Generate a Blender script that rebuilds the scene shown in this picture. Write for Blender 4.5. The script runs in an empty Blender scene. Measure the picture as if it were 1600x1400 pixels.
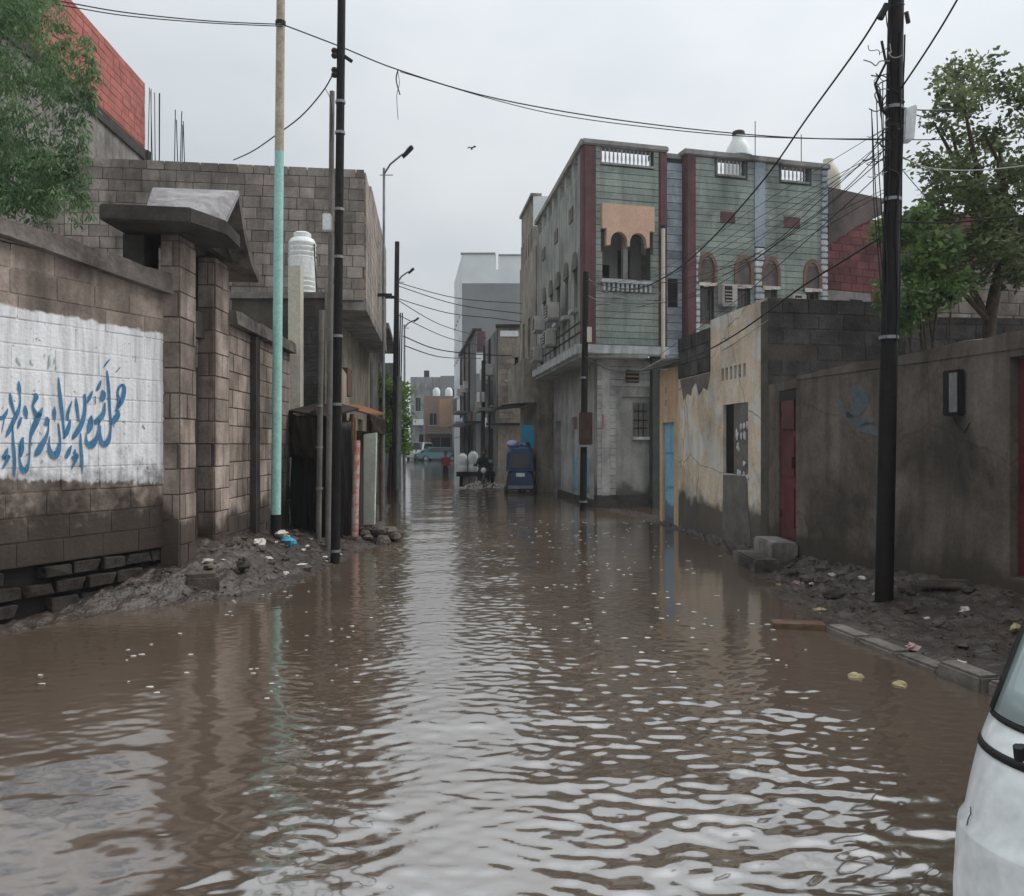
import bpy, bmesh, math, random
import numpy as np
from mathutils import Vector, Matrix
R = math.radians
random.seed(7)
rng = np.random.default_rng(7)
sc = bpy.context.scene
col = sc.collection

# ------------------------------------------------------------------ camera
EYE = 1.55            # camera height above the flood water (z = 0)
FPX, CX, CY = 1300.0, 800.0, 695.0
cam_d = bpy.data.cameras.new('camera'); cam = bpy.data.objects.new('camera', cam_d)
col.objects.link(cam); sc.camera = cam
cam.location = (0, 0, EYE); cam.rotation_euler = (R(90), 0, 0)
cam_d.sensor_width = 36; cam_d.lens = 36 * FPX / 1600
cam_d.shift_y = -5 / 1600
cam_d.clip_start = 0.05; cam_d.clip_end = 2000

# ------------------------------------------------------------------ world: overcast sky
SUN_EL, SUN_AZ = R(52), R(72)          # azimuth clockwise from +Y (towards +X)
w = bpy.data.worlds.new('World'); sc.world = w; w.use_nodes = True
nt = w.node_tree; nt.nodes.clear()
N = nt.nodes.new; L = nt.links.new
out = N('ShaderNodeOutputWorld'); bg = N('ShaderNodeBackground'); L(bg.outputs[0], out.inputs[0])
sky = N('ShaderNodeTexSky'); sky.sky_type = 'NISHITA'; sky.sun_disc = False
sky.sun_elevation = SUN_EL; sky.sun_rotation = SUN_AZ; sky.dust_density = 4; sky.air_density = 1.5
tc = N('ShaderNodeTexCoord')
mp = N('ShaderNodeMapping'); mp.inputs['Scale'].default_value = (1, 1, 2.2); L(tc.outputs['Generated'], mp.inputs[0])
nz = N('ShaderNodeTexNoise'); nz.inputs['Scale'].default_value = 2.4; nz.inputs['Detail'].default_value = 7
nz.inputs['Roughness'].default_value = .5; L(mp.outputs[0], nz.inputs[0])
cr = N('ShaderNodeValToRGB'); L(nz.outputs[0], cr.inputs[0])
cr.color_ramp.elements[0].position = .3; cr.color_ramp.elements[0].color = (4.75, 5.15, 5.55, 1)
cr.color_ramp.elements[1].position = .72; cr.color_ramp.elements[1].color = (6.2, 6.45, 6.62, 1)
# the cloud glows a little where the sun stands behind it
sd = Vector((math.sin(SUN_AZ) * math.cos(SUN_EL), math.cos(SUN_AZ) * math.cos(SUN_EL), math.sin(SUN_EL)))
dt = N('ShaderNodeVectorMath'); dt.operation = 'DOT_PRODUCT'; L(tc.outputs['Generated'], dt.inputs[0]); dt.inputs[1].default_value = sd
mr = N('ShaderNodeMapRange'); L(dt.outputs['Value'], mr.inputs[0])
mr.inputs[1].default_value = -.2; mr.inputs[2].default_value = 1; mr.inputs[3].default_value = .92; mr.inputs[4].default_value = 1.45
mu = N('ShaderNodeMixRGB'); mu.blend_type = 'MULTIPLY'; mu.inputs[0].default_value = 1
L(cr.outputs[0], mu.inputs[1]); L(mr.outputs[0], mu.inputs[2])
# an overcast sky is brighter overhead than at the horizon
sx = N('ShaderNodeSeparateXYZ'); L(tc.outputs['Generated'], sx.inputs[0])
pw = N('ShaderNodeMath'); pw.operation = 'MULTIPLY'; L(sx.outputs[2], pw.inputs[0]); L(sx.outputs[2], pw.inputs[1])
ma = N('ShaderNodeMath'); ma.operation = 'MULTIPLY_ADD'; L(pw.outputs[0], ma.inputs[0]); ma.inputs[1].default_value = 1.1; ma.inputs[2].default_value = 1
mu2 = N('ShaderNodeMixRGB'); mu2.blend_type = 'MULTIPLY'; mu2.inputs[0].default_value = 1; L(mu.outputs[0], mu2.inputs[1]); L(ma.outputs[0], mu2.inputs[2]); mu = mu2
mx = N('ShaderNodeMixRGB'); mx.inputs[0].default_value = .93
L(sky.outputs[0], mx.inputs[1]); L(mu.outputs[0], mx.inputs[2])
L(mx.outputs[0], bg.inputs[0]); bg.inputs[1].default_value = 0.077

sl = bpy.data.lights.new('sun', 'SUN'); so = bpy.data.objects.new('sun', sl); col.objects.link(so)
sl.energy = 1.5; sl.angle = R(35); sl.color = (1, .97, .93)
so.rotation_euler = (-sd).to_track_quat('-Z', 'Y').to_euler(); so.location = (0, 0, 30)
vs = sc.view_settings; vs.view_transform = 'Standard'; vs.look = 'None'; vs.exposure = 0.38; vs.gamma = 1; vs.use_curve_mapping = False
sc.cycles.use_denoising = True
sc.cycles.max_bounces = 6; sc.cycles.diffuse_bounces = 3; sc.cycles.glossy_bounces = 4
sc.cycles.transparent_max_bounces = 8; sc.cycles.volume_bounces = 0

# ------------------------------------------------------------------ materials
def mat(name, c1, c2=None, scale=2.5, rough=.88, bump=.25, bscale=28, rnd=0., streak=0., scol=(.05, .045, .04),
        damp=None, metal=0., spec=.16, lo=.35, hi=.68, coat=0., grime=0., crack=0., peel=None):
    m = bpy.data.materials.new(name); m.use_nodes = True
    t = m.node_tree; n = t.nodes.new; l = t.links.new; b = t.nodes['Principled BSDF']
    b.inputs['Roughness'].default_value = rough; b.inputs['Metallic'].default_value = metal
    b.inputs['Specular IOR Level'].default_value = spec; b.inputs['Coat Weight'].default_value = coat
    geo = n('ShaderNodeNewGeometry')
    c2 = c2 or tuple(x * .6 for x in c1)
    a = n('ShaderNodeTexNoise'); a.inputs['Scale'].default_value = scale; a.inputs['Detail'].default_value = 7
    a.inputs['Roughness'].default_value = .62; l(geo.outputs['Position'], a.inputs[0])
    r = n('ShaderNodeValToRGB'); l(a.outputs[0], r.inputs[0])
    r.color_ramp.elements[0].position = lo; r.color_ramp.elements[0].color = (*c2, 1)
    r.color_ramp.elements[1].position = hi; r.color_ramp.elements[1].color = (*c1, 1)
    cur = r.outputs[0]
    # fine grain
    g = n('ShaderNodeTexNoise'); g.inputs['Scale'].default_value = bscale; g.inputs['Detail'].default_value = 5
    l(geo.outputs['Position'], g.inputs[0])
    gm = n('ShaderNodeMapRange'); l(g.outputs[0], gm.inputs[0]); gm.inputs[1].default_value = .25; gm.inputs[2].default_value = .75
    gm.inputs[3].default_value = .8; gm.inputs[4].default_value = 1.2
    mm = n('ShaderNodeMixRGB'); mm.blend_type = 'MULTIPLY'; mm.inputs[0].default_value = .8
    l(cur, mm.inputs[1]); l(gm.outputs[0], mm.inputs[2]); cur = mm.outputs[0]
    if rnd:
        oi = n('ShaderNodeObjectInfo'); q = n('ShaderNodeMapRange'); l(oi.outputs['Random'], q.inputs[0])
        q.inputs[3].default_value = 1 - rnd; q.inputs[4].default_value = 1 + rnd
        m2 = n('ShaderNodeMixRGB'); m2.blend_type = 'MULTIPLY'; m2.inputs[0].default_value = 1
        l(cur, m2.inputs[1]); l(q.outputs[0], m2.inputs[2]); cur = m2.outputs[0]
    if peel:                       # paint fallen off in ragged patches
        pc, pt = peel
        pn = n('ShaderNodeTexNoise'); pn.inputs['Scale'].default_value = 1.6; pn.inputs['Detail'].default_value = 9; pn.inputs['Roughness'].default_value = .7; l(geo.outputs['Position'], pn.inputs[0])
        q = n('ShaderNodeMapRange'); l(pn.outputs[0], q.inputs[0]); q.inputs[1].default_value = pt; q.inputs[2].default_value = pt + .025
        m6 = n('ShaderNodeMixRGB'); l(q.outputs[0], m6.inputs[0]); l(cur, m6.inputs[1]); m6.inputs[2].default_value = (*pc, 1); cur = m6.outputs[0]
    if grime:                      # blotches of soot, lichen and rain dirt
        gn = n('ShaderNodeTexNoise'); gn.inputs['Scale'].default_value = 1.15; gn.inputs['Detail'].default_value = 10; gn.inputs['Roughness'].default_value = .68; gn.inputs['Distortion'].default_value = .5
        gp = n('ShaderNodeMapping'); gp.inputs['Scale'].default_value = (1, 1, .6); gp.inputs['Location'].default_value = (3.3, 1.7, 5.1); l(geo.outputs['Position'], gp.inputs[0]); l(gp.outputs[0], gn.inputs[0])
        q = n('ShaderNodeMapRange'); l(gn.outputs[0], q.inputs[0]); q.inputs[1].default_value = .47; q.inputs[2].default_value = .66; q.inputs[3].default_value = 1; q.inputs[4].default_value = 1 - grime
        m7 = n('ShaderNodeMixRGB'); m7.blend_type = 'MULTIPLY'; m7.inputs[0].default_value = 1; l(cur, m7.inputs[1]); l(q.outputs[0], m7.inputs[2]); cur = m7.outputs[0]
    if crack:
        wn = n('ShaderNodeTexNoise'); wn.inputs['Scale'].default_value = 2.5; wn.inputs['Detail'].default_value = 6; l(geo.outputs['Position'], wn.inputs[0])
        wm = n('ShaderNodeMixRGB'); wm.inputs[0].default_value = .18; l(geo.outputs['Position'], wm.inputs[1]); l(wn.outputs['Color'], wm.inputs[2])
        vo = n('ShaderNodeTexVoronoi'); vo.feature = 'DISTANCE_TO_EDGE'; vo.inputs['Scale'].default_value = .7; l(wm.outputs[0], vo.inputs['Vector'])
        q = n('ShaderNodeMapRange'); l(vo.outputs['Distance'], q.inputs[0]); q.inputs[1].default_value = .002; q.inputs[2].default_value = .008; q.inputs[3].default_value = 1 - crack; q.inputs[4].default_value = 1
        m8 = n('ShaderNodeMixRGB'); m8.blend_type = 'MULTIPLY'; m8.inputs[0].default_value = 1; l(cur, m8.inputs[1]); l(q.outputs[0], m8.inputs[2]); cur = m8.outputs[0]
    if streak:
        mp = n('ShaderNodeMapping'); mp.inputs['Scale'].default_value = (5, 5, .55); l(geo.outputs['Position'], mp.inputs[0])
        s = n('ShaderNodeTexNoise'); s.inputs['Scale'].default_value = 1; s.inputs['Detail'].default_value = 6; l(mp.outputs[0], s.inputs[0])
        q = n('ShaderNodeMapRange'); l(s.outputs[0], q.inputs[0]); q.inputs[1].default_value = .48; q.inputs[2].default_value = .72
        q.inputs[3].default_value = 0; q.inputs[4].default_value = streak
        m3 = n('ShaderNodeMixRGB'); l(q.outputs[0], m3.inputs[0]); l(cur, m3.inputs[1]); m3.inputs[2].default_value = (*scol, 1); cur = m3.outputs[0]
    if damp:                       # splashed mud, a ragged tide line left by the flood
        z1, dc, amt = damp
        sp = n('ShaderNodeSeparateXYZ'); l(geo.outputs['Position'], sp.inputs[0])
        d = n('ShaderNodeTexNoise'); d.inputs['Scale'].default_value = 1.7; d.inputs['Detail'].default_value = 5; l(geo.outputs['Position'], d.inputs[0])
        s = n('ShaderNodeMath'); s.operation = 'MULTIPLY_ADD'; l(d.outputs[0], s.inputs[0]); s.inputs[1].default_value = 1.8 * z1; l(sp.outputs[2], s.inputs[2])
        q = n('ShaderNodeMapRange'); l(s.outputs[0], q.inputs[0]); q.inputs[1].default_value = z1 * 1.75; q.inputs[2].default_value = z1 * 2.05
        q.inputs[3].default_value = amt; q.inputs[4].default_value = 0
        m4 = n('ShaderNodeMixRGB'); l(q.outputs[0], m4.inputs[0]); l(cur, m4.inputs[1]); m4.inputs[2].default_value = (*dc, 1); cur = m4.outputs[0]
    l(cur, b.inputs['Base Color'])
    if bump:
        ad = n('ShaderNodeMath'); ad.operation = 'MULTIPLY_ADD'; l(a.outputs[0], ad.inputs[0]); ad.inputs[1].default_value = 1.5; l(g.outputs[0], ad.inputs[2])
        bp = n('ShaderNodeBump'); bp.inputs['Strength'].default_value = bump; bp.inputs['Distance'].default_value = .02
        l(ad.outputs[0], bp.inputs['Height']); l(bp.outputs[0], b.inputs['Normal'])
    m['out'] = 1
    return m

def glass_mat(name, c=(.02, .025, .03), rough=.08):
    m = bpy.data.materials.new(name); m.use_nodes = True; b = m.node_tree.nodes['Principled BSDF']
    b.inputs['Base Color'].default_value = (*c, 1); b.inputs['Roughness'].default_value = rough
    b.inputs['Specular IOR Level'].default_value = .6
    return m

MUD = (.045, .034, .026)
M = {}
M['block'] = mat('grey_block', (.37, .32, .28), (.23, .195, .17), rnd=.24, streak=.45, scol=(.1, .085, .072), grime=.5)
M['mortar'] = mat('dark_mortar', (.12, .105, .09), (.07, .06, .05))
M['mortar_lt'] = mat('pale_mortar', (.13, .11, .095), (.075, .062, .053))
M['concrete'] = mat('concrete', (.3, .28, .26), (.15, .137, .125), grime=.5, streak=.5, scol=(.07, .06, .055))
M['coping'] = mat('old_coping', (.19, .165, .148), (.07, .06, .053), scale=4, bump=.6, grime=.6)
M['roofslab'] = mat('weathered_slab', (.36, .35, .355), (.2, .19, .195), scale=5, grime=.35)
M['wallblock'] = mat('brown_block', (.4, .325, .28), (.2, .158, .135), grime=.6, rnd=.26, streak=.7, scol=(.085, .065, .055), damp=(.8, (.045, .034, .028), .88))  # damp layer is mud, its colour deepened for the shade low down
M['foundation'] = mat('foundation_stone', (.05, .042, .036), (.02, .017, .015), scale=6, rnd=.3, bump=.6)
M['darkmetal'] = mat('dark_metal', (.035, .03, .03), (.018, .016, .016), rough=.55, bump=.1)
M['rustgate'] = mat('rusty_gate', (.09, .05, .035), (.035, .025, .02), scale=5, rough=.7)
M['redblock'] = mat('red_block', (.44, .15, .125), (.32, .105, .09), rnd=.14, streak=.25, scol=(.2, .12, .1))
M['maroonblock'] = mat('maroon_block', (.22, .08, .08), (.13, .048, .05), rnd=.2, grime=.4)
M['cream'] = mat('cream_plaster', (.74, .6, .45), (.58, .49, .38), peel=((.66, .63, .58), .5), grime=.55, crack=.5, scale=1.5, streak=.45, scol=(.36, .31, .25), damp=(.6, (.075, .066, .058), .9))
M['teal'] = mat('teal_paint', (.4, .66, .6), (.32, .57, .52), scale=6, rough=.5, bump=.08, spec=.4)
M['polecream'] = mat('cream_pole_paint', (.5, .44, .34), (.36, .3, .22), scale=7, rough=.6, bump=.1)
M['polered'] = mat('black_pole', (.018, .015, .015), (.009, .008, .008), scale=9, rough=.6, bump=.15)
M['galv'] = mat('galvanised', (.3, .31, .32), (.2, .21, .21), rough=.5, metal=.4, bump=.08)
M['greypipe'] = mat('grey_pipe', (.2, .18, .16), (.12, .11, .1), rough=.6)
M['whiteplast'] = mat('white_plastic', (.8, .82, .81), (.68, .7, .68), scale=3, rough=.45, bump=.05, streak=.2, scol=(.4, .4, .38))
M['creamplast'] = mat('cream_plastic', (.62, .58, .48), (.5, .46, .38), rough=.5, bump=.05)
M['render'] = mat('brown_render', (.19, .16, .137), (.095, .079, .067), scale=1.3, grime=.6, crack=.22, peel=((.13, .115, .1), .6), streak=.6, scol=(.06, .055, .045), damp=(.45, (.06, .05, .04), .8))
M['reddoor'] = mat('dark_red_paint', (.16, .028, .032), (.07, .016, .018), scale=4, rough=.5, spec=.4, bump=.15, grime=.5, peel=((.1, .05, .04), .66), streak=.4)
M['bluedoor'] = mat('blue_paint', (.25, .5, .68), (.17, .4, .56), scale=5, rough=.5, streak=.3, scol=(.08, .12, .15), damp=(.4, (.08, .09, .09), .7))
M['darkblock'] = mat('dark_block', (.11, .103, .1), (.05, .046, .044), rnd=.3, bump=.6, grime=.4)
M['ochre'] = mat('ochre_plaster', (.62, .45, .29), (.48, .34, .22), scale=2, streak=.4, scol=(.2, .15, .11))
M['patch'] = mat('cement_patch', (.2, .18, .16), (.12, .108, .097), scale=3)
M['green'] = mat('green_cladding', (.35, .395, .35), (.235, .275, .245), scale=1.2, rnd=.13, streak=.5, scol=(.1, .115, .1), bump=.2, grime=.4)
M['greengrey'] = mat('green_grey_plaster', (.4, .425, .39), (.25, .265, .24), scale=.9, grime=.5, streak=.8, scol=(.1, .095, .085))
M['groove'] = mat('cladding_joint', (.09, .105, .095), (.06, .07, .065))
M['column'] = mat('maroon_column', (.17, .085, .085), (.11, .058, .06), scale=3, streak=.5, scol=(.04, .03, .03))
M['bluestone'] = mat('blue_grey_stone', (.42, .47, .52), (.27, .31, .35), grime=.4, scale=2, rnd=.2)
M['quoin'] = mat('white_quoin', (.62, .63, .64), (.42, .44, .46), scale=4, rnd=.15)
M['peach'] = mat('peach_panel', (.68, .45, .33), (.58, .38, .28), scale=3, bump=.1)
M['archgrey'] = mat('stained_arch', (.2, .18, .16), (.12, .105, .095), scale=3, streak=.6)
M['brownarch'] = mat('brown_arch', (.24, .15, .115), (.16, .1, .08), scale=4)
M['stonecourse'] = mat('pale_stone_course', (.46, .46, .44), (.3, .3, .285), scale=2, grime=.4, rnd=.12, streak=.4, scol=(.14, .13, .12))
M['greyrender'] = mat('grey_render', (.38, .37, .35), (.24, .23, .22), scale=1.2, grime=.5, streak=.3, damp=(.5, (.08, .075, .07), .85))
M['plinth'] = mat('dark_plinth', (.075, .066, .06), (.035, .031, .028), scale=3)
M['cornice'] = mat('pale_cornice', (.55, .57, .57), (.36, .38, .38), scale=3, streak=.5, scol=(.15, .14, .13))
M['beige'] = mat('beige_plaster', (.4, .35, .28), (.22, .19, .155), scale=1, grime=.6, crack=.3, streak=.6, scol=(.13, .115, .1))
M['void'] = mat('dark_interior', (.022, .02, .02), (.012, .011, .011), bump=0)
M['glass'] = glass_mat('window_glass')
M['acwhite'] = mat('ac_casing', (.52, .5, .46), (.4, .38, .35), scale=5, rough=.5, bump=.05, streak=.3, scol=(.2, .17, .14))
M['rust'] = mat('rusty_sheet', (.26, .12, .06), (.12, .055, .03), scale=4, rough=.8)
M['tarp'] = mat('black_tarpaulin', (.014, .012, .013), (.007, .0065, .007), rough=.5, scale=3)
M['browntarp'] = mat('brown_tarpaulin', (.04, .026, .022), (.018, .013, .011), rough=.7)
M['wood'] = mat('weathered_wood', (.16, .1, .065), (.08, .05, .035), scale=6, rough=.8)
M['palegreen'] = mat('pale_green_board', (.56, .6, .5), (.46, .5, .42), scale=3, rough=.6)
M['pinkpaint'] = mat('pink_white_paint', (.55, .4, .37), (.45, .16, .14), scale=7, rough=.6, lo=.42, hi=.55)
M['orange'] = mat('orange_board', (.4, .19, .06), (.28, .12, .04), scale=4)
M['mud'] = mat('wet_mud', (.072, .053, .042), (.028, .021, .017), scale=4.5, rough=.42, bump=1, bscale=22, grime=.4, spec=.5)
M['stone'] = mat('rubble_stone', (.13, .107, .09), (.06, .049, .041), scale=8, rnd=.3, bump=.5)
M['kerb'] = mat('kerb_concrete', (.2, .18, .16), (.1, .088, .078), scale=5, rnd=.12, bump=.4)
M['bark'] = mat('bark', (.11, .085, .065), (.055, .042, .033), scale=8, bump=.7)
M['farwhite'] = mat('white_render_far', (.78, .81, .82), (.66, .69, .7), scale=.5)
M['fardark'] = mat('dark_render_far', (.22, .21, .2), (.11, .105, .1), scale=.8, streak=.6, grime=.5)
M['fargrey'] = mat('grey_render_far', (.27, .285, .29), (.21, .22, .225), scale=.4, streak=.2, scol=(.15, .15, .15))
M['fargrey2'] = mat('pale_grey_render_far', (.38, .39, .39), (.27, .28, .28), scale=.5, grime=.45, streak=.4)
M['darkbrown'] = mat('dark_brown_render', (.17, .13, .12), (.1, .08, .074), grime=.4)
M['farbrown'] = mat('brown_render_far', (.27, .2, .165), (.19, .145, .12), scale=.5)
M['farorange'] = mat('orange_render_far', (.45, .29, .17), (.36, .23, .14), scale=.6)
M['vanwhite'] = mat('white_car_paint', (.7, .73, .73), (.62, .64, .64), scale=4, rough=.3, bump=.01, spec=.5, coat=.5, streak=.12, scol=(.4, .36, .32))
M['rubber'] = mat('black_rubber', (.02, .02, .021), (.014, .014, .014), rough=.6, bump=.05)
M['canopyblue'] = mat('faded_blue_canvas', (.06, .13, .25), (.04, .085, .17), rough=.7, grime=.4)
M['blueveh'] = mat('blue_vehicle_paint', (.015, .055, .17), (.01, .035, .1), rough=.35, bump=.03, spec=.5)
M['lilac'] = mat('lilac_cloth', (.4, .42, .62), (.3, .32, .5), rough=.9)
M['signblue'] = mat('bright_blue_paint', (.05, .33, .5), (.04, .27, .42), rough=.5, bump=.05)
M['tealcar'] = mat('teal_car_paint', (.1, .2, .22), (.08, .16, .18), rough=.35, bump=.02)
M['redcloth'] = mat('red_cloth', (.32, .05, .06), (.22, .035, .04), rough=.9)
M['darkcloth'] = mat('dark_cloth', (.04, .04, .045), (.025, .025, .028), rough=.9)
M['skin'] = mat('brown_skin', (.22, .12, .075), (.18, .095, .06), rough=.6, bump=.05)
M['hair'] = mat('black_hair', (.015, .012, .011), (.01, .008, .008), rough=.6)
M['cable'] = mat('black_cable', (.02, .02, .022), (.014, .014, .015), rough=.5, bump=0)
M['greycable'] = mat('grey_cable', (.3, .3, .3), (.22, .22, .22), rough=.5, bump=0)
M['litter_w'] = mat('white_litter', (.62, .6, .56), (.42, .39, .35), scale=12, rough=.6)
M['litter_y'] = mat('yellow_litter', (.42, .37, .2), (.3, .25, .14), scale=12, rough=.6)
M['litter_p'] = mat('pink_litter', (.42, .3, .28), (.3, .2, .19), scale=12, rough=.6)
M['litter_b'] = mat('blue_plastic_bag', (.1, .42, .66), (.08, .32, .52), scale=9, rough=.4)
M['foam'] = mat('water_spray', (.6, .6, .58), (.45, .43, .4), scale=20, rough=.4)
M['fadeblue'] = mat('faded_blue_scrawl', (.1, .135, .17), (.13, .13, .125), scale=9, rough=.9, bump=.1, grime=.4)
M['inkblue'] = mat('blue_wall_paint', (.06, .19, .34), (.045, .14, .26), scale=9, rough=.8, bump=.1, streak=.3, scol=(.2, .32, .42))
M['fadegreen'] = mat('faded_green_paint', (.4, .47, .45), (.34, .41, .39), scale=12, rough=.85, bump=.05)

def leaf_mat(name, c1, c2, trans=.35):
    m = bpy.data.materials.new(name); m.use_nodes = True
    t = m.node_tree; n = t.nodes.new; l = t.links.new; b = t.nodes['Principled BSDF']
    geo = n('ShaderNodeNewGeometry'); a = n('ShaderNodeTexNoise'); a.inputs['Scale'].default_value = 2.2; a.inputs['Detail'].default_value = 3
    l(geo.outputs['Position'], a.inputs[0])
    r = n('ShaderNodeValToRGB'); r.color_ramp.elements[0].position = .35; r.color_ramp.elements[1].position = .65
    r.color_ramp.elements[0].color = (*c2, 1); r.color_ramp.elements[1].color = (*c1, 1); l(a.outputs[0], r.inputs[0])
    rp = n('ShaderNodeMapRange'); l(geo.outputs['Random Per Island'], rp.inputs[0]); rp.inputs[3].default_value = .6; rp.inputs[4].default_value = 1.4
    mm = n('ShaderNodeMixRGB'); mm.blend_type = 'MULTIPLY'; mm.inputs[0].default_value = 1; l(r.outputs[0], mm.inputs[1]); l(rp.outputs[0], mm.inputs[2])
    l(mm.outputs[0], b.inputs['Base Color']); b.inputs['Roughness'].default_value = .55
    tr = n('ShaderNodeBsdfTranslucent'); l(mm.outputs[0], tr.inputs[0])
    ms = n('ShaderNodeMixShader'); ms.inputs[0].default_value = trans; l(b.outputs[0], ms.inputs[1]); l(tr.outputs[0], ms.inputs[2])
    l(ms.outputs[0], t.nodes['Material Output'].inputs[0])
    return m
M['leafA'] = leaf_mat('acacia_leaf', (.2, .31, .14), (.1, .18, .08), .5)
M['leafB'] = leaf_mat('broad_leaf', (.17, .21, .085), (.075, .105, .048), .45)
M['leafD'] = leaf_mat('yellow_green_leaf', (.24, .36, .08), (.11, .2, .05), .5)
M['leafC'] = leaf_mat('bright_leaf', (.16, .24, .065), (.07, .125, .042), .45)

# ------------------------------------------------------------------ mesh helpers
def tag(o, label=None, cat=None, group=None, kind=None):
    if label: o['label'] = label
    if cat: o['category'] = cat
    if group: o['group'] = group
    if kind: o['kind'] = kind
    return o
def thing(name, label, cat, loc=(0, 0, 0), group=None):
    o = bpy.data.objects.new(name, None); col.objects.link(o); o.location = loc; o.empty_display_size = .2
    return tag(o, label, cat, group)
def root_of(p):
    v = Vector(p.location)
    q = p.parent
    return v
def attach(o, parent):
    if parent is None: return o
    o.parent = parent
    inv = Matrix.Identity(4); q = parent; ms = []
    # world matrix of the parent: translation only (empties) or identity (mesh parts)
    o.matrix_parent_inverse = world_mat(parent).inverted()
    return o
def world_mat(p):
    m = p.matrix_basis.copy()
    if p.parent: m = world_mat(p.parent) @ p.matrix_parent_inverse @ m
    return m

class MB:
    def __init__(s): s.v = []; s.f = []
    def add(s, vs, fs):
        k = len(s.v); s.v += [tuple(p) for p in vs]; s.f += [tuple(i + k for i in f) for f in fs]; return s
    def hexa(s, p):      # 8 points: bottom 4 ccw, top 4 ccw
        return s.add(p, [(3, 2, 1, 0), (4, 5, 6, 7), (0, 1, 5, 4), (1, 2, 6, 5), (2, 3, 7, 6), (3, 0, 4, 7)])
    def box(s, x0, x1, y0, y1, z0, z1):
        return s.hexa([(x0, y0, z0), (x1, y0, z0), (x1, y1, z0), (x0, y1, z0), (x0, y0, z1), (x1, y0, z1), (x1, y1, z1), (x0, y1, z1)])
    def quad(s, a, b, c, d): return s.add([a, b, c, d], [(0, 1, 2, 3)])
    def tube(s, pts, rad, n=8, cap=True):
        pts = [Vector(p) for p in pts]
        if not hasattr(rad, '__len__'): rad = [rad] * len(pts)
        vs = []; fs = []; up = None
        for i, p in enumerate(pts):
            a = pts[max(i - 1, 0)]; b = pts[min(i + 1, len(pts) - 1)]; d = (b - a).normalized()
            if up is None:
                up = Vector((0, 0, 1)) if abs(d.z) < .9 else Vector((1, 0, 0))
            e = d.cross(up).normalized(); f = e.cross(d).normalized(); up = f
            for k in range(n):
                t = 2 * math.pi * k / n; vs.append(p + (e * math.cos(t) + f * math.sin(t)) * rad[i])
        for i in range(len(pts) - 1):
            for k in range(n):
                fs.append((i * n + k, i * n + (k + 1) % n, (i + 1) * n + (k + 1) % n, (i + 1) * n + k))
        if cap:
            fs.append(tuple(range(n))[::-1]); fs.append(tuple((len(pts) - 1) * n + k for k in range(n)))
        return s.add(vs, fs)
    def lathe(s, c, prof, n=20):
        c = Vector(c); vs = []; fs = []
        for r, z in prof:
            for k in range(n):
                t = 2 * math.pi * k / n; vs.append(c + Vector((r * math.cos(t), r * math.sin(t), z)))
        m = len(prof)
        for i in range(m - 1):
            for k in range(n):
                fs.append((i * n + k, i * n + (k + 1) % n, (i + 1) * n + (k + 1) % n, (i + 1) * n + k))
        fs.append(tuple(range(n))[::-1]); fs.append(tuple((m - 1) * n + k for k in range(n)))
        return s.add(vs, fs)
    def slab(s, poly, dz):   # polygon of 3D points, thickened by the vector dz
        n = len(poly); dz = Vector(dz); p = [Vector(q) for q in poly]
        return s.add(p + [q + dz for q in p], [tuple(range(n)), tuple(range(2 * n - 1, n - 1, -1))] + [(i, n + i, n + (i + 1) % n, (i + 1) % n) for i in range(n)])
    def ball(s, c, r, nu=10, nv=6, jit=0.):
        c = Vector(c); r = Vector(r) if hasattr(r, '__len__') else Vector((r, r, r)); vs = []; fs = []
        vs.append(c + Vector((0, 0, -r.z)))
        for j in range(1, nv):
            a = -math.pi / 2 + math.pi * j / nv
            for k in range(nu):
                t = 2 * math.pi * k / nu; q = 1 + random.uniform(-jit, jit)
                vs.append(c + Vector((r.x * math.cos(a) * math.cos(t) * q, r.y * math.cos(a) * math.sin(t) * q, r.z * math.sin(a) * q)))
        vs.append(c + Vector((0, 0, r.z)))
        for k in range(nu): fs.append((0, 1 + (k + 1) % nu, 1 + k))
        for j in range(nv - 2):
            for k in range(nu):
                a = 1 + j * nu; fs.append((a + k, a + (k + 1) % nu, a + nu + (k + 1) % nu, a + nu + k))
        e = len(vs) - 1; a = 1 + (nv - 2) * nu
        for k in range(nu): fs.append((a + k, a + (k + 1) % nu, e))
        return s.add(vs, fs)
    def build(s, name, m, parent=None, smooth=False, bevel=0.):
        me = bpy.data.meshes.new(name); me.from_pydata(s.v, [], s.f); me.validate()
        bm = bmesh.new(); bm.from_mesh(me); bmesh.ops.recalc_face_normals(bm, faces=bm.faces)
        if bevel:
            bmesh.ops.bevel(bm, geom=[e for e in bm.edges if len(e.link_faces) == 2 and e.calc_face_angle() > .6], offset=bevel, segments=2, affect='EDGES', clamp_overlap=True)
        bm.to_mesh(me); bm.free()
        if smooth:
            me.polygons.foreach_set('use_smooth', [True] * len(me.polygons))
            try: me.set_sharp_from_angle(angle=R(38))
            except Exception: pass
        o = bpy.data.objects.new(name, me); col.objects.link(o); me.materials.append(M[m] if isinstance(m, str) else m)
        return attach(o, parent)

def P(px, py, Y): return Vector(((px - CX) / FPX * Y, Y, EYE + (CY - py) / FPX * Y))

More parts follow.
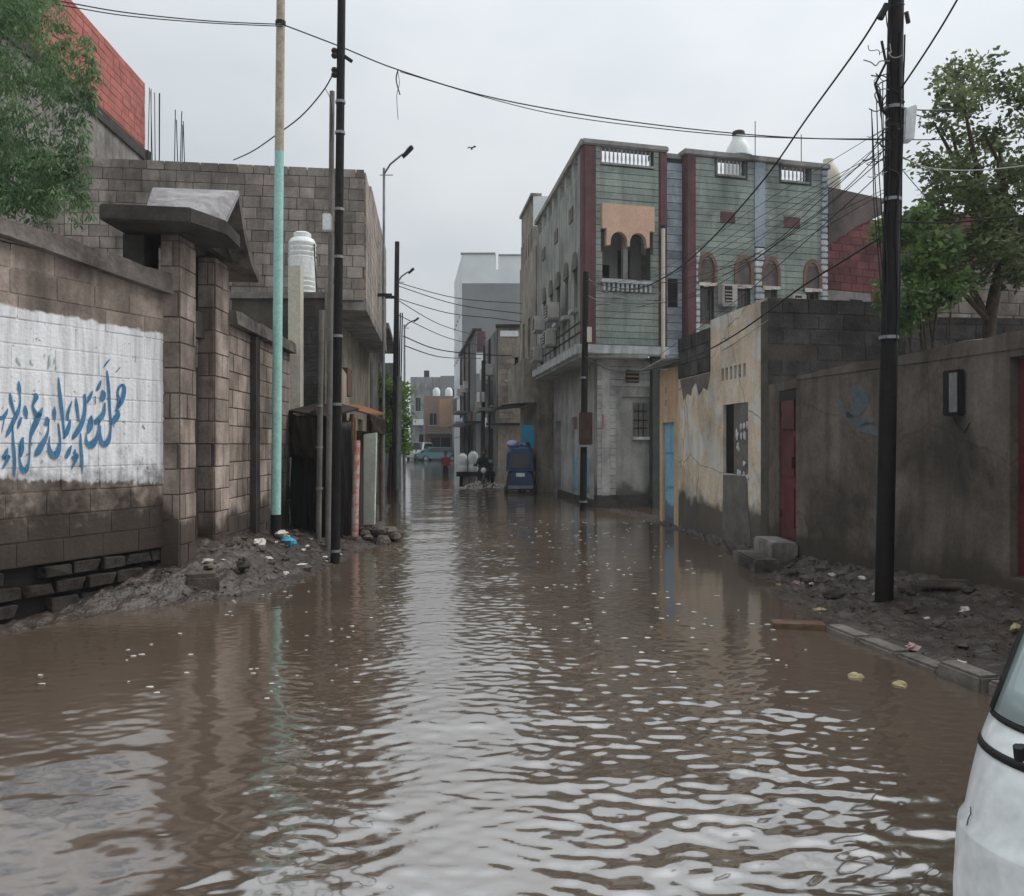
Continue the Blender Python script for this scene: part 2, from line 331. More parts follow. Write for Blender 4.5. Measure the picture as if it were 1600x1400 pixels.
class Fr:   # a vertical wall frame: t along the wall, z up, d outwards (to the right of the walking direction)
    def __init__(s, p0, p1):
        s.o = Vector(p0[:2]); e = Vector(p1[:2]) - s.o; s.len = e.length; s.u = e / s.len; s.n = Vector((s.u.y, -s.u.x))
        s.ang = math.atan2(s.u.y, s.u.x)
    def pt(s, t, z, d=0): q = s.o + s.u * t + s.n * d; return Vector((q.x, q.y, z))
    def shift(s, d): q = Fr(s.o + s.n * d, s.o + s.n * d + s.u * s.len); return q
def fbox(mb, fr, t0, t1, z0, z1, d0, d1):
    return mb.hexa([fr.pt(t0, z0, d1), fr.pt(t1, z0, d1), fr.pt(t1, z0, d0), fr.pt(t0, z0, d0),
                    fr.pt(t0, z1, d1), fr.pt(t1, z1, d1), fr.pt(t1, z1, d0), fr.pt(t0, z1, d0)])
def fpart(parent, name, fr, t0, t1, z0, z1, d0, d1, m, bevel=0.):
    return fbox(MB(), fr, t0, t1, z0, z1, d0, d1).build(name, m, parent, bevel=bevel)
def fprism(parent, name, fr, poly, d0, d1, m):   # polygon in (t, z), extruded along the outward normal
    mb = MB(); a = [fr.pt(t, z, d1) for t, z in poly]; dz = fr.pt(0, 0, d0) - fr.pt(0, 0, d1)
    return mb.slab(a, dz).build(name, m, parent)
def core(parent, name, fr, t0, t1, z0, z1, thick, m, holes=(), d=0.):
    """wall with real openings: holes are (t0,t1,z0,z1)"""
    ts = sorted({t0, t1, *[min(max(h[i], t0), t1) for h in holes for i in (0, 1)]})
    zs = sorted({z0, z1, *[min(max(h[i], z0), z1) for h in holes for i in (2, 3)]})
    nt_, nz_ = len(ts) - 1, len(zs) - 1
    def solid(i, j):
        if i < 0 or j < 0 or i >= nt_ or j >= nz_: return False
        a, b = (ts[i] + ts[i + 1]) / 2, (zs[j] + zs[j + 1]) / 2
        return not any(h[0] < a < h[1] and h[2] < b < h[3] for h in holes)
    mb = MB(); p = fr.pt
    for i in range(nt_):
        for j in range(nz_):
            if not solid(i, j): continue
            a, b, c, e = ts[i], ts[i + 1], zs[j], zs[j + 1]; k = d - thick
            mb.quad(p(a, c, d), p(b, c, d), p(b, e, d), p(a, e, d)); mb.quad(p(a, c, k), p(a, e, k), p(b, e, k), p(b, c, k))
            if not solid(i - 1, j): mb.quad(p(a, c, d), p(a, e, d), p(a, e, k), p(a, c, k))
            if not solid(i + 1, j): mb.quad(p(b, c, d), p(b, c, k), p(b, e, k), p(b, e, d))
            if not solid(i, j - 1): mb.quad(p(a, c, d), p(a, c, k), p(b, c, k), p(b, c, d))
            if not solid(i, j + 1): mb.quad(p(a, e, d), p(b, e, d), p(b, e, k), p(a, e, k))
    me = bpy.data.meshes.new(name); me.from_pydata(mb.v, [], mb.f)
    bm = bmesh.new(); bm.from_mesh(me); bmesh.ops.remove_doubles(bm, verts=bm.verts, dist=1e-5); bmesh.ops.recalc_face_normals(bm, faces=bm.faces); bm.to_mesh(me); bm.free()
    o = bpy.data.objects.new(name, me); col.objects.link(o); me.materials.append(M[m])
    return attach(o, parent)

_bm = {}
def block_meshes(kind, m):
    k = (kind, m)
    if k in _bm: return _bm[k]
    out = []
    for q in range(6):
        bm = bmesh.new(); bmesh.ops.create_cube(bm, size=1)
        j = .085 if kind == 'rough' else .014
        for v in bm.verts: v.co += Vector([random.uniform(-j, j) for _ in range(3)])
        bmesh.ops.bevel(bm, geom=list(bm.edges), offset=.05 if kind == 'rough' else .028, segments=1, affect='EDGES')
        me = bpy.data.meshes.new('block'); bm.to_mesh(me); bm.free(); me.materials.append(M[m]); out.append(me)
    _bm[k] = out
    return out
def blocks(parent, fr, t0, t1, z0, z1, m, bl=.4, bh=.2, joint=.014, proud=.012, depth=.07, holes=(), name='block', kind='fine', ztop=None, jd=.004, miss=0., joined=False):
    """courses of single blocks laid on the outer face of a wall"""
    row = 0; z = z0; big = MB() if joined else None; made = 0
    while z < z1 - .03:
        h = min(bh, z1 - z); t = t0 - (bl / 2 if row % 2 else 0) - random.uniform(0, .06)
        while t < t1 - .02:
            ln = bl * random.uniform(.88, 1.1); a, b = max(t, t0), min(t + ln, t1); t += ln
            if b - a < .05: continue
            segs = [(a, b)]
            for (ha, hb, hc, hd) in holes:
                if hc < z + h - .04 and hd > z + .04:
                    ns = []
                    for (x, y) in segs:
                        if y <= ha or x >= hb: ns.append((x, y)); continue
                        if x < ha: ns.append((x, ha))
                        if y > hb: ns.append((hb, y))
                    segs = ns
            for (a2, b2) in segs:
                if b2 - a2 < .04: continue
                if ztop and z + h > ztop((a2 + b2) / 2): continue
                if miss and random.random() < miss: continue
                pr = proud + random.uniform(-jd, jd)
                if joined:
                    fbox(big, fr, a2 + joint / 2, b2 - joint / 2, z + joint / 2, z + h - joint / 2, pr - depth, pr); continue
                o = bpy.data.objects.new(name, random.choice(block_meshes(kind, m))); col.objects.link(o)
                o.location = fr.pt((a2 + b2) / 2, z + h / 2, pr - depth / 2)
                o.rotation_euler = (0, 0, fr.ang + (math.pi if random.random() < .5 else 0))
                o.scale = (b2 - a2 - joint, depth, h - joint); attach(o, parent); made += 1
        z += bh; row += 1
    if joined:
        o = big.build(name, m, parent); o['kind'] = 'stuff'
    return made
def interp(x, xs, ys): return float(np.interp(x, xs, ys))
SLOPE = -.123

# ================================================================== SETTING
g = MB().quad((-70, -25, -.5), (70, -25, -.5), (70, 145, -.5), (-70, 145, -.5)).build('ground', 'mud'); tag(g, kind='structure')

# ---- flood water: a real rippled sheet
def water_sheet():
    ys = [-3., -1., .3, 1.2]; y = 1.6
    while y < 70: ys.append(y); y += max(.016, .0029 * y) if y < 30 else .006 * y
    ys += [74, 80, 90, 105, 125]
    xs = [-14., -11., -8.] + list(np.arange(-6.0, 4.4, .025)) + [5.5, 8., 14.]
    X, Yg = np.meshgrid(np.array(xs), np.array(ys))
    Z = np.zeros_like(X)
    r = np.random.default_rng(21)
    # wind and wake ripples: crests mostly lie across the street
    amp_mask = np.zeros_like(X)
    def vnoise(s, sx=1., sy=1.):
        a = 0
        for k in range(9):
            th = r.uniform(0, 2 * np.pi); f = s * r.uniform(.6, 1.6)
            a = a + np.sin((X * sx * np.cos(th) + Yg * sy * np.sin(th)) * f + r.uniform(0, 6.28))
        return a / 3.
    axis = -.35 - .1 * Yg * 0 + SLOPE * (Yg - 8) * .9
    mid = np.exp(-((X - axis - .55) / 1.15) ** 2) + .7 * np.exp(-((X - axis + .95) / .4) ** 2)                      # rough in the middle of the street
    nearR = np.exp(-((X - 1.4) / 1.3) ** 2 - ((Yg - 3.4) / 2.4) ** 2)
    nearL = np.exp(-((X + 1.9) / 1.6) ** 2 - ((Yg - 3.4) / 1.9) ** 2)
    calmR = 1 / (1 + np.exp(-(X - (1.15 + .02 * Yg)) * 3.2)) * 1 / (1 + np.exp(-(Yg - 6.2) * 1.6))
    m1 = np.clip(.30 + .85 * mid + .8 * nearR + .25 * nearL + .18 * vnoise(.9), .12, 1.5) * (1 - .8 * calmR)
    calm = 1 - .85 * calmR
    m_short = np.clip(.3 + .8 * mid + .3 * nearR + .1 * nearL + .2 * vnoise(.9), .07, 1.4) * calm
    m_long = np.clip(.10 + .2 * mid + .9 * nearR + .55 * nearL + .08 * vnoise(.8), .05, 1.3) * calm
    for k in range(84):
        short = k < 56
        lam = 10 ** (r.uniform(np.log10(.065), np.log10(.19)) if short else r.uniform(np.log10(.26), np.log10(.75))); kk = 2 * np.pi / lam
        th = r.normal(np.pi / 2 + .12, .62 if short else .4)
        ar = (X * np.cos(th) + Yg * np.sin(th)) * kk + r.uniform(0, 6.28) + (.8 if short else .5) * vnoise(1.7)
        s = np.sin(ar); s = s + .25 * np.sin(2 * ar + .6)
        damp = np.clip(lam / (.006 * np.maximum(Yg, 2.4)) - .9, 0, 1)
        Z += s * lam * (.0027 * m_short if short else .0021 * m_long) * damp
    # broad slow swell, wake of the passing cars, near the camera
    for k in range(10):
        lam = r.uniform(.8, 1.7); th = r.normal(np.pi / 2 + .2, .35)
        Z += np.sin((X * np.cos(th) + Yg * np.sin(th)) * 2 * np.pi / lam + r.uniform(0, 6.28) + .4 * vnoise(.7)) * lam * .0011 * (.35 + nearL + nearR + .3 * mid) * (1 - .75 * calmR)
    # splash rings round the motor tricycle far up the street
    rr = np.hypot(X + .75, (Yg - 28.5) * .6)
    Z += .035 * np.exp(-(rr / .9) ** 2) * (1 + .5 * vnoise(9.))
    Z[Yg < 1.3] = 0
    ny, nx = X.shape
    v = np.stack([X, Yg, Z], -1).reshape(-1, 3)
    i = np.arange(ny * nx).reshape(ny, nx)
    f = np.stack([i[:-1, :-1], i[:-1, 1:], i[1:, 1:], i[1:, :-1]], -1).reshape(-1, 4)
    me = bpy.data.meshes.new('flood_water')
    me.vertices.add(len(v)); me.vertices.foreach_set('co', v.ravel())
    me.loops.add(f.size); me.loops.foreach_set('vertex_index', f.ravel().astype(np.int32))
    me.polygons.add(len(f)); me.polygons.foreach_set('loop_start', np.arange(0, f.size, 4, dtype=np.int32))
    me.polygons.foreach_set('use_smooth', np.ones(len(f), bool)); me.update(); me.validate()
    return me
def water_material():
    m = bpy.data.materials.new('muddy_water'); m.use_nodes = True
    t = m.node_tree; n = t.nodes.new; l = t.links.new; b = t.nodes['Principled BSDF']
    geo = n('ShaderNodeNewGeometry')
    a = n('ShaderNodeTexNoise'); a.inputs['Scale'].default_value = .5; a.inputs['Detail'].default_value = 5; l(geo.outputs['Position'], a.inputs[0])
    r = n('ShaderNodeValToRGB'); l(a.outputs[0], r.inputs[0])
    r.color_ramp.elements[0].position = .3; r.color_ramp.elements[0].color = (.075, .055, .041, 1)
    r.color_ramp.elements[1].position = .7; r.color_ramp.elements[1].color = (.106, .079, .059, 1)
    l(r.outputs[0], b.inputs['Base Color'])
    b.inputs['Roughness'].default_value = .085; b.inputs['IOR'].default_value = 4.3; b.inputs['Specular IOR Level'].default_value = .5
    mp = n('ShaderNodeMapping'); mp.inputs['Scale'].default_value = (.55, 1.3, 1); mp.inputs['Rotation'].default_value = (0, 0, .15); l(geo.outputs['Position'], mp.inputs[0])
    w1 = n('ShaderNodeTexNoise'); w1.inputs['Scale'].default_value = 17; w1.inputs['Detail'].default_value = 2; w1.inputs['Distortion'].default_value = .6; l(mp.outputs[0], w1.inputs[0])
    bp = n('ShaderNodeBump'); bp.inputs['Strength'].default_value = .03; bp.inputs['Distance'].default_value = .01; l(w1.outputs[0], bp.inputs['Height'])
    l(bp.outputs[0], b.inputs['Normal'])
    return m
M['water'] = water_material()
wm = water_sheet(); wm.materials.append(M['water'])
wo = bpy.data.objects.new('flood_water', wm); col.objects.link(wo); tag(wo, kind='structure')

# ---- mud banks along both walls
LW_Y = [3, 8.6, 10, 13.3, 17, 22]; LW_X = [-6.05, -3.54, -3.41, -3.55, -3.3, -3.6]
LS_Y = [3, 5, 6.6, 7.75, 8.2, 8.76, 10.07, 12.2, 13, 14.5, 17, 22]; LS_X = [-5.88, -4.97, -4.24, -3.62, -3.05, -2.5, -2.32, -2.2, -1.95, -2.15, -2.6, -3.2]
LH_Y = [3, 6.5, 7.6, 8.4, 9.5, 11, 13, 16, 22]; LH = [.03, .035, .08, .3, .48, .4, .24, .1, .02]
RW_Y = [2, 7, 10.4, 11.5, 13.7, 16.5, 18, 20]; RW_X = [5.4, 4.31, 3.55, 3.55, 3.27, 2.93, 2.8, 2.3]
RS_Y = [2, 5.2, 6.5, 7.6, 9, 10.3, 11.5, 12.5, 14, 16.5, 18, 20]; RS_X = [3.35, 3.0, 2.72, 2.55, 2.8, 2.93, 3.02, 3.1, 3.05, 2.8, 2.7, 2.2]
RH_Y = [2, 7, 8, 9.5, 10.6, 12, 16, 20]; RH = [.3, .32, .29, .22, .17, .09, .05, .02]
def hn(x, y):
    return .5 * math.sin(x * 5.1 + 1.3 * math.sin(y * 3.7)) * math.sin(y * 4.3 + x) + .3 * math.sin(x * 13 + y * 7) * math.sin(y * 11 - x * 3)
def bank_h(side, x, y):
    if side < 0: wx, sx, h = interp(y, LW_Y, LW_X), interp(y, LS_Y, LS_X), interp(y, LH_Y, LH)
    else: wx, sx, h = interp(y, RW_Y, RW_X), interp(y, RS_Y, RS_X), interp(y, RH_Y, RH)
    q = (x - sx) / (wx - sx)
    if q < 0: return q * .25 + .004 * hn(x, y)
    q = min(q, 1); s = q * q * (3 - 2 * q) * .55 + q * .45
    if side > 0: s = q ** 2.1
    lip = .06 * min(q * 8, 1) if (side > 0 and y < 7) else 0
    rut = .018 * math.sin(x * 21 + 2 * math.sin(y * 9)) * math.sin(y * 17 + 1.5 * math.sin(x * 13)) + .01 * math.sin(x * 47 + y * 31) * math.sin(y * 43 - x * 29)
    return h * s + lip * (1 - q) + (.03 * hn(x, y) + rut) * min(1, q * 3 + .25)
def bank(name, side, y0, y1):
    vs, fs = [], []; nx = 70; ys = list(np.arange(y0, y1, .05))
    for y in ys:
        if side < 0: wx, sx = interp(y, LW_Y, LW_X) - .25, interp(y, LS_Y, LS_X) + .5
        else: wx, sx = interp(y, RW_Y, RW_X) + .25, interp(y, RS_Y, RS_X) - .5
        for i in range(nx):
            x = sx + (wx - sx) * i / (nx - 1); vs.append((x, y, bank_h(side, x, y)))
    for j in range(len(ys) - 1):
        for i in range(nx - 1):
            a = j * nx + i; fs.append((a, a + 1, a + nx + 1, a + nx))
    mb = MB(); mb.add(vs, fs); o = mb.build(name, 'mud', None); tag(o, kind='structure')
    o.data.polygons.foreach_set('use_smooth', [True] * len(o.data.polygons))
    return o
bank('mud_bank', -1, 3.2, 21.5); bank('mud_bank', 1, 2.2, 19.8)

# ================================================================== LEFT SIDE
# ---- mural wall
mf = Fr((-5.6, 4.0), (-3.54, 8.6))
TA = (Vector((-4.28, 6.95)) - mf.o).length
wall = thing('mural_wall', 'brown block wall with a white painted panel of blue Arabic lettering', 'wall', (-4.5, 6.4, -.3))
def mural_material():
    m = mat('mural_block', (.43, .35, .3), (.2, .158, .135), scale=1.9, rnd=.26, streak=.8, scol=(.08, .062, .052), bump=.4, grime=.6)
    t = m.node_tree; n = t.nodes.new; l = t.links.new; b = t.nodes['Principled BSDF']
    src = b.inputs['Base Color'].links[0].from_socket
    geo = n('ShaderNodeNewGeometry')
    dt = n('ShaderNodeVectorMath'); dt.operation = 'DOT_PRODUCT'; l(geo.outputs['Position'], dt.inputs[0]); dt.inputs[1].default_value = (mf.u.x, mf.u.y, 0)
    tt = n('ShaderNodeMath'); tt.operation = 'SUBTRACT'; l(dt.outputs['Value'], tt.inputs[0]); tt.inputs[1].default_value = mf.o.dot(mf.u)
    sp = n('ShaderNodeSeparateXYZ'); l(geo.outputs['Position'], sp.inputs[0])
    def mth(op, a, bb, c=None):
        q = n('ShaderNodeMath'); q.operation = op
        for i, v in enumerate((a, bb, c)):
            if v is None: continue
            if isinstance(v, (int, float)): q.inputs[i].default_value = v
            else: l(v, q.inputs[i])
        return q.outputs[0]
    nz = n('ShaderNodeTexNoise'); nz.inputs['Scale'].default_value = 9; nz.inputs['Detail'].default_value = 6; l(geo.outputs['Position'], nz.inputs[0])
    mps = n('ShaderNodeMapping'); mps.inputs['Scale'].default_value = (22, 22, 1.6); l(geo.outputs['Position'], mps.inputs[0])
    ns = n('ShaderNodeTexNoise'); ns.inputs['Scale'].default_value = 1; ns.inputs['Detail'].default_value = 4; l(mps.outputs[0], ns.inputs[0])
    wob = mth('MULTIPLY_ADD', nz.outputs[0], .1, -.05)
    wob2 = mth('MULTIPLY_ADD', ns.outputs[0], .09, -.045)
    tl = mf.len
    # top and bottom edge of the painted panel
    ztop = mth('MULTIPLY_ADD', tt.outputs[0], (2.68 - 2.73) / (tl - TA), 2.73 - TA * (2.68 - 2.73) / (tl - TA))
    zbot = mth('MULTIPLY_ADD', tt.outputs[0], (1.15 - 1.26) / (tl - TA), 1.26 - TA * (1.15 - 1.26) / (tl - TA))
    zz = mth('ADD', sp.outputs[2], wob)
    def step(a, e=.012):
        q = n('ShaderNodeMapRange'); l(a, q.inputs[0]); q.inputs[1].default_value = -e; q.inputs[2].default_value = e; return q.outputs[0]
    m_top = step(mth('SUBTRACT', ztop, zz)); m_bot = step(mth('SUBTRACT', mth('ADD', zz, wob2), zbot))
    m_end = step(mth('SUBTRACT', tl - .055, mth('ADD', tt.outputs[0], wob)))
    mask = mth('MULTIPLY', mth('MULTIPLY', m_top, m_bot), m_end)
    # flaked spots
    fl = n('ShaderNodeTexNoise'); fl.inputs['Scale'].default_value = 16; fl.inputs['Detail'].default_value = 5; l(geo.outputs['Position'], fl.inputs[0])
    flm = n('ShaderNodeMapRange'); l(fl.outputs[0], flm.inputs[0]); flm.inputs[1].default_value = .66; flm.inputs[2].default_value = .7; flm.inputs[3].default_value = 1; flm.inputs[4].default_value = .25
    mask = mth('MULTIPLY', mask, flm.outputs[0])
    pr = n('ShaderNodeValToRGB'); l(ns.outputs[0], pr.inputs[0])
    pr.color_ramp.elements[0].position = .3; pr.color_ramp.elements[0].color = (.5, .5, .51, 1)
    pr.color_ramp.elements[1].position = .6; pr.color_ramp.elements[1].color = (.74, .74, .755, 1)
    mx = n('ShaderNodeMixRGB'); l(mask, mx.inputs[0]); l(src, mx.inputs[1]); l(pr.outputs[0], mx.inputs[2])
    # flood mud low on the wall, its colour darkened to carry shade near the ground
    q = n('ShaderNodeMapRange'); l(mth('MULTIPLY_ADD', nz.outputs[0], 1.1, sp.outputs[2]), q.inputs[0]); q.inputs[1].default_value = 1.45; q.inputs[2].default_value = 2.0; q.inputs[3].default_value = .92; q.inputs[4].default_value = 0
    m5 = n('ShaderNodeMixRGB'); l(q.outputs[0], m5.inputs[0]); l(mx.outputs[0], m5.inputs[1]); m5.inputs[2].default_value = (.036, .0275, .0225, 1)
    l(m5.outputs[0], b.inputs['Base Color'])
    return m
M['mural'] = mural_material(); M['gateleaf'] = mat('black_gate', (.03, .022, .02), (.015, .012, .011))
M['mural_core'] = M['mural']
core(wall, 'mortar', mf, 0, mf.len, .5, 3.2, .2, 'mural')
core(wall, 'footing', mf, 0, mf.len, -.4, .499, .1, 'void', d=-.09)
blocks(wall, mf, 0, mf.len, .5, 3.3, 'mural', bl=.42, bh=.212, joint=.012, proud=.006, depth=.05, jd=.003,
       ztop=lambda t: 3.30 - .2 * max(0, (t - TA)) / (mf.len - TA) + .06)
blocks(wall, mf, 0, mf.len, -.1, .5, 'foundation', bl=.3, bh=.15, joint=.045, proud=.0, depth=.17, jd=.04, name='foundation_stone', kind='rough', miss=.12)
mb = MB()
za = lambda t: 3.47 - .15 * (t - TA) / (mf.len - TA); zb = lambda t: 3.285 - .2 * (t - TA) / (mf.len - TA)
prev = None; ts = np.linspace(0, mf.len + .02, 26)
for i in range(len(ts) - 1):
    a, b = ts[i], ts[i + 1]; j = [random.uniform(-.012, .012) for _ in range(4)]
    if i: j[0], j[2] = pj
    pj = (j[1], j[3])
    mb.hexa([mf.pt(a, zb(a), .1 + j[0]), mf.pt(b, zb(b), .1 + j[1]), mf.pt(b, zb(b), -.3), mf.pt(a, zb(a), -.3),
             mf.pt(a, za(a) - .03 + j[2], .085), mf.pt(b, za(b) - .03 + j[3], .085), mf.pt(b, za(b), -.28), mf.pt(a, za(a), -.28)])
mb.build('coping', 'coping', wall)

# ---- the lettering, brush strokes traced on the wall face
def on_wall(fr, px, py, d):
    # where the sight line meets the wall plane (measuring the brushwork on the wall)
    D = Vector(((px - CX) / FPX, 1, (CY - py) / FPX)); n3 = Vector((fr.n.x, fr.n.y, 0)); o3 = fr.pt(0, 0, d)
    s = (o3 - Vector((0, 0, EYE))).dot(n3) / D.dot(n3); q = Vector((0, 0, EYE)) + D * s
    return (Vector((q.x, q.y)) - fr.o).dot(fr.u), q.z
S = [
 [(1165,365,24),(1182,400,34),(1176,470,40),(1152,540,42),(1115,600,26),(1100,625,16)], [(1165,368,22),(1132,400,24),(1120,455,20),(1132,520,34),(1120,585,30)],
 [(1122,615,26),(1120,660,48),(1095,700,58),(1070,735,38),(1045,750,12)],
 [(1018,235,10),(1028,330,24),(1038,450,27),(1045,600,24),(1055,740,20),(1050,830,22),(1030,905,46),(990,940,58),(962,900,36),(955,820,16),(962,760,6)],
 [(1045,130,8),(1015,165,16),(985,210,6)], [(1145,205,8),(1100,255,6)],
 [(968,425,14),(985,455,46),(975,505,48),(955,520,16)], [(1000,540,10),(988,635,36),(952,690,56),(920,725,50),(912,750,14)], [(905,480,12),(910,560,8)],
 [(945,700,18),(940,800,20),(920,880,40),(870,945,74),(832,925,38),(820,870,16),(828,820,6)],
 [(870,665,16),(864,720,46),(855,780,54),(840,835,14)],
 [(962,332,12),(937,398,32),(920,432,8)], [(880,432,12),(856,490,32),(832,550,8)],
 [(805,460,22),(812,540,24),(808,620,30),(790,710,40),(755,790,48),(715,850,44),(690,892,8)], [(722,490,8),(730,560,26),(742,650,25),(752,725,16)],
 [(768,830,8),(770,930,24),(780,1080,28),(783,1160,20),(783,1225,4)],
 [(717,982,8),(712,1020,26),(735,1048,34),(700,1072,34),(688,1050,16)], [(742,1058,18),(705,1125,20),(680,1180,6)],
 [(685,530,8),(660,600,22),(645,660,26),(648,715,22)], [(668,705,16),(655,770,38),(630,835,46),(608,887,10)],
 [(558,300,8),(565,400,24),(580,520,30),(592,640,28),(605,780,22),(610,880,10)],
 [(555,740,14),(565,820,20),(572,920,24),(555,1000,50),(520,1045,74),(485,1018,48),(468,950,24),(472,860,8)], [(520,580,8),(520,645,34),(522,718,6)],
 [(680,950,12),(655,1010,40),(628,1072,26)],
 [(440,680,24),(452,715,46),(428,760,34)], [(462,700,14),(460,800,18),(435,880,40),(395,950,56),(360,1018,54),(335,1052,14)],
 [(335,452,22),(347,490,42),(325,540,28),(315,575,20),(330,622,32),(360,668,48),(392,622,30),(402,588,8)],
 [(382,640,46),(340,740,56),(305,820,42),(288,900,20),(284,1000,16),(275,1110,20),(245,1188,48),(215,1175,42),(190,1100,20),(188,1000,12),(196,930,8)],
 [(220,870,16),(206,930,46),(205,1000,46),(197,1062,12)], [(238,568,12),(246,632,42),(256,702,6)], [(206,680,12),(186,730,34),(170,792,8)],
 [(180,335,8),(183,400,34),(192,470,16),(190,560,20),(165,640,40),(120,740,42),(80,825,38),(55,872,8)], [(95,448,12),(105,530,36),(125,600,28),(142,665,12)],
 [(120,760,12),(125,900,24),(140,1080,30),(140,1180,22),(135,1270,4)], [(75,970,8),(60,1020,36),(38,1070,36),(92,1045,28)], [(96,1050,20),(55,1120,28),(25,1175,6)],
 [(-30,700,36),(30,682,40),(60,640,28),(74,600,8)], [(45,680,10),(30,760,9),(15,830,4)],
]
def brush(strokes, name, m, parent, d=.0125, k=220 / 1339., ox=0, oy=540, fr=None):
    fr = fr or mf
    mb = MB()
    for st in strokes:
        pts = []
        for i in range(len(st) - 1):     # catmull-rom through the traced points
            p0 = st[max(i - 1, 0)]; p1 = st[i]; p2 = st[i + 1]; p3 = st[min(i + 2, len(st) - 1)]
            for q in range(4):
                t = q / 4.
                pts.append([.5 * ((2 * p1[c]) + (-p0[c] + p2[c]) * t + (2 * p0[c] - 5 * p1[c] + 4 * p2[c] - p3[c]) * t * t + (-p0[c] + 3 * p1[c] - 3 * p2[c] + p3[c]) * t ** 3) for c in range(3)])
        pts.append(list(st[-1]))
        L_, R_ = [], []
        for i, p in enumerate(pts):
            a = pts[max(i - 1, 0)]; b = pts[min(i + 1, len(pts) - 1)]
            dx, dy = b[0] - a[0], b[1] - a[1]; n_ = math.hypot(dx, dy) or 1; wdt = max(p[2], 3) / 2
            for s, lst in ((1, L_), (-1, R_)):
                x, y = p[0] - dy / n_ * wdt * s, p[1] + dx / n_ * wdt * s
                t, z = on_wall(fr, ox + x * k, oy + y * k, d); lst.append(fr.pt(t, z, d))
        n_ = len(pts); mb.add(L_ + R_, [(i, i + 1, n_ + i + 1, n_ + i) for i in range(n_ - 1)])
    return mb.build(name, m, parent)
let = brush(S, 'lettering', 'inkblue', wall); tag(let, 'blue hand-painted Arabic lettering on the white panel')
brush([[(160,110,10),(170,150,22),(200,190,14)],[(290,130,8),(300,170,16),(320,190,8)],[(420,80,12),(430,110,8)],[(470,90,10),(470,170,20),(460,220,10)],[(525,110,10),(520,170,16)]], 'faded_lettering', 'fadegreen', wall, d=.0115)

# ---- gate portal with a little gabled concrete hood
po = thing('gate_portal', 'narrow dark gate between block piers under a small gabled concrete hood', 'gate', (-3.6, 9.2, 0))
for (y0, y1) in ((8.53, 8.95), (9.53, 10.0)):
    f = Fr((-3.41, y0), (-3.41, y1)); f2 = Fr((-3.6, y0), (-3.41, y0))
    fpart(po, 'pier', f, .0, y1 - y0, -.2, 3.72, -.19, 0, 'mortar_lt')
    blocks(po, f, 0, y1 - y0, .0, 3.7, 'wallblock', bl=y1 - y0, bh=.26, joint=.014, proud=.012, depth=.05, jd=.004)
    blocks(po, f2, 0, .19, .0, 3.7, 'wallblock', bl=.36, bh=.26, joint=.014, proud=.012, depth=.05, jd=.004)
gf = Fr((-3.62, 8.95), (-3.62, 9.53))
fpart(po, 'gate_leaf', gf, .01, .57, .3, 2.75, -.03, 0, 'plinth')  # leaf, lintel and infill coloured dark to carry the shade of the recess
for t in (.1, .28, .46): fpart(po, 'gate_bar', gf, t, t + .04, .3, 2.75, .001, .03, 'rustgate')
fpart(po, 'lintel', gf, -.02, .6, 2.76, 3.05, -.1, .1, 'plinth')
fpart(po, 'gable_infill', gf, .0, .58, 3.051, 3.7, -.1, .02, 'void')
fpart(po, 'threshold', gf, .0, .58, -.1, .299, -.1, .25, 'concrete')
near = [(-3.98, 8.02, 3.84), (-3.17, 8.18, 3.86), (-2.95, 8.6, 3.83), (-3.02, 9.2, 4.36), (-3.92, 9.08, 4.36)]
MB().slab([(-4.0, 8.05, 3.89), (-3.17, 8.18, 3.89), (-2.95, 8.6, 3.87), (-3.0, 9.19, 3.87), (-4.02, 9.1, 3.89)], (0, 0, -.16)).build('hood_fascia', 'plinth', po, bevel=.015)
MB().slab([(-3.66, 8.3, 3.892), (-3.2, 8.26, 3.892), (-2.975, 8.62, 3.875), (-3.02, 9.2, 4.36), (-3.92, 9.08, 4.36)], (0, 0.03, -.04)).build('hood_slab', 'roofslab', po)
MB().box(-4.0, -3.78, 8.55, 8.9, 2.9, 3.72).build('rear_pier', 'plinth', po)
far_ = [(-3.02, 9.205, 4.36), (-3.06, 9.55, 4.02), (-3.1, 9.9, 3.82), (-3.15, 10.35, 3.7), (-4.0, 10.25, 3.7), (-3.98, 9.8, 3.82), (-3.95, 9.5, 4.02), (-3.92, 9.085, 4.36)]
m_ = MB()
for i in range(3):
    m_.slab([far_[i], far_[i + 1], far_[6 - i], far_[7 - i]], (0, 0, -.13))
m_.build('hood_slab', 'coping', po)
MB().slab([(-3.3, 8.5, 3.71), (-3.3, 10.02, 3.71), (-3.3, 9.2, 4.2)], (-.08, 0, 0)).build('gable', 'plinth', po)
MB().slab([(-3.8, 8.5, 3.71), (-3.8, 10.02, 3.71), (-3.8, 9.2, 4.2)], (-.08, 0, 0)).build('gable', 'plinth', po)
# fallen concrete chunks by the pier
def rock(c, r, m='stone', jit=.18):
    mb = MB(); mb.ball((0, 0, 0), (1, 1, 1), 7, 5, jit); a = random.uniform(0, 6.28); ca, sa = math.cos(a), math.sin(a)
    mb.v = [(c[0] + (x * r[0] * ca - y * r[1] * sa), c[1] + (x * r[0] * sa + y * r[1] * ca), c[2] + z * r[2]) for x, y, z in mb.v]
    return mb
bf = Fr((-3.3, 8.35), (-2.98, 8.45))
o = fpart(None, 'concrete_block', bf, 0, .34, -.12, .24, -.3, 0, 'stone', bevel=.04)
tag(o, 'dark broken concrete block standing at the foot of the gate pier', 'block')
o = rock((-2.9, 9.0, .27), (.11, .08, .07), 'stone', .3).build('broken_pipe_end', 'plinth'); tag(o, 'dark rounded lump half buried in the mud by the gate', 'rubble')

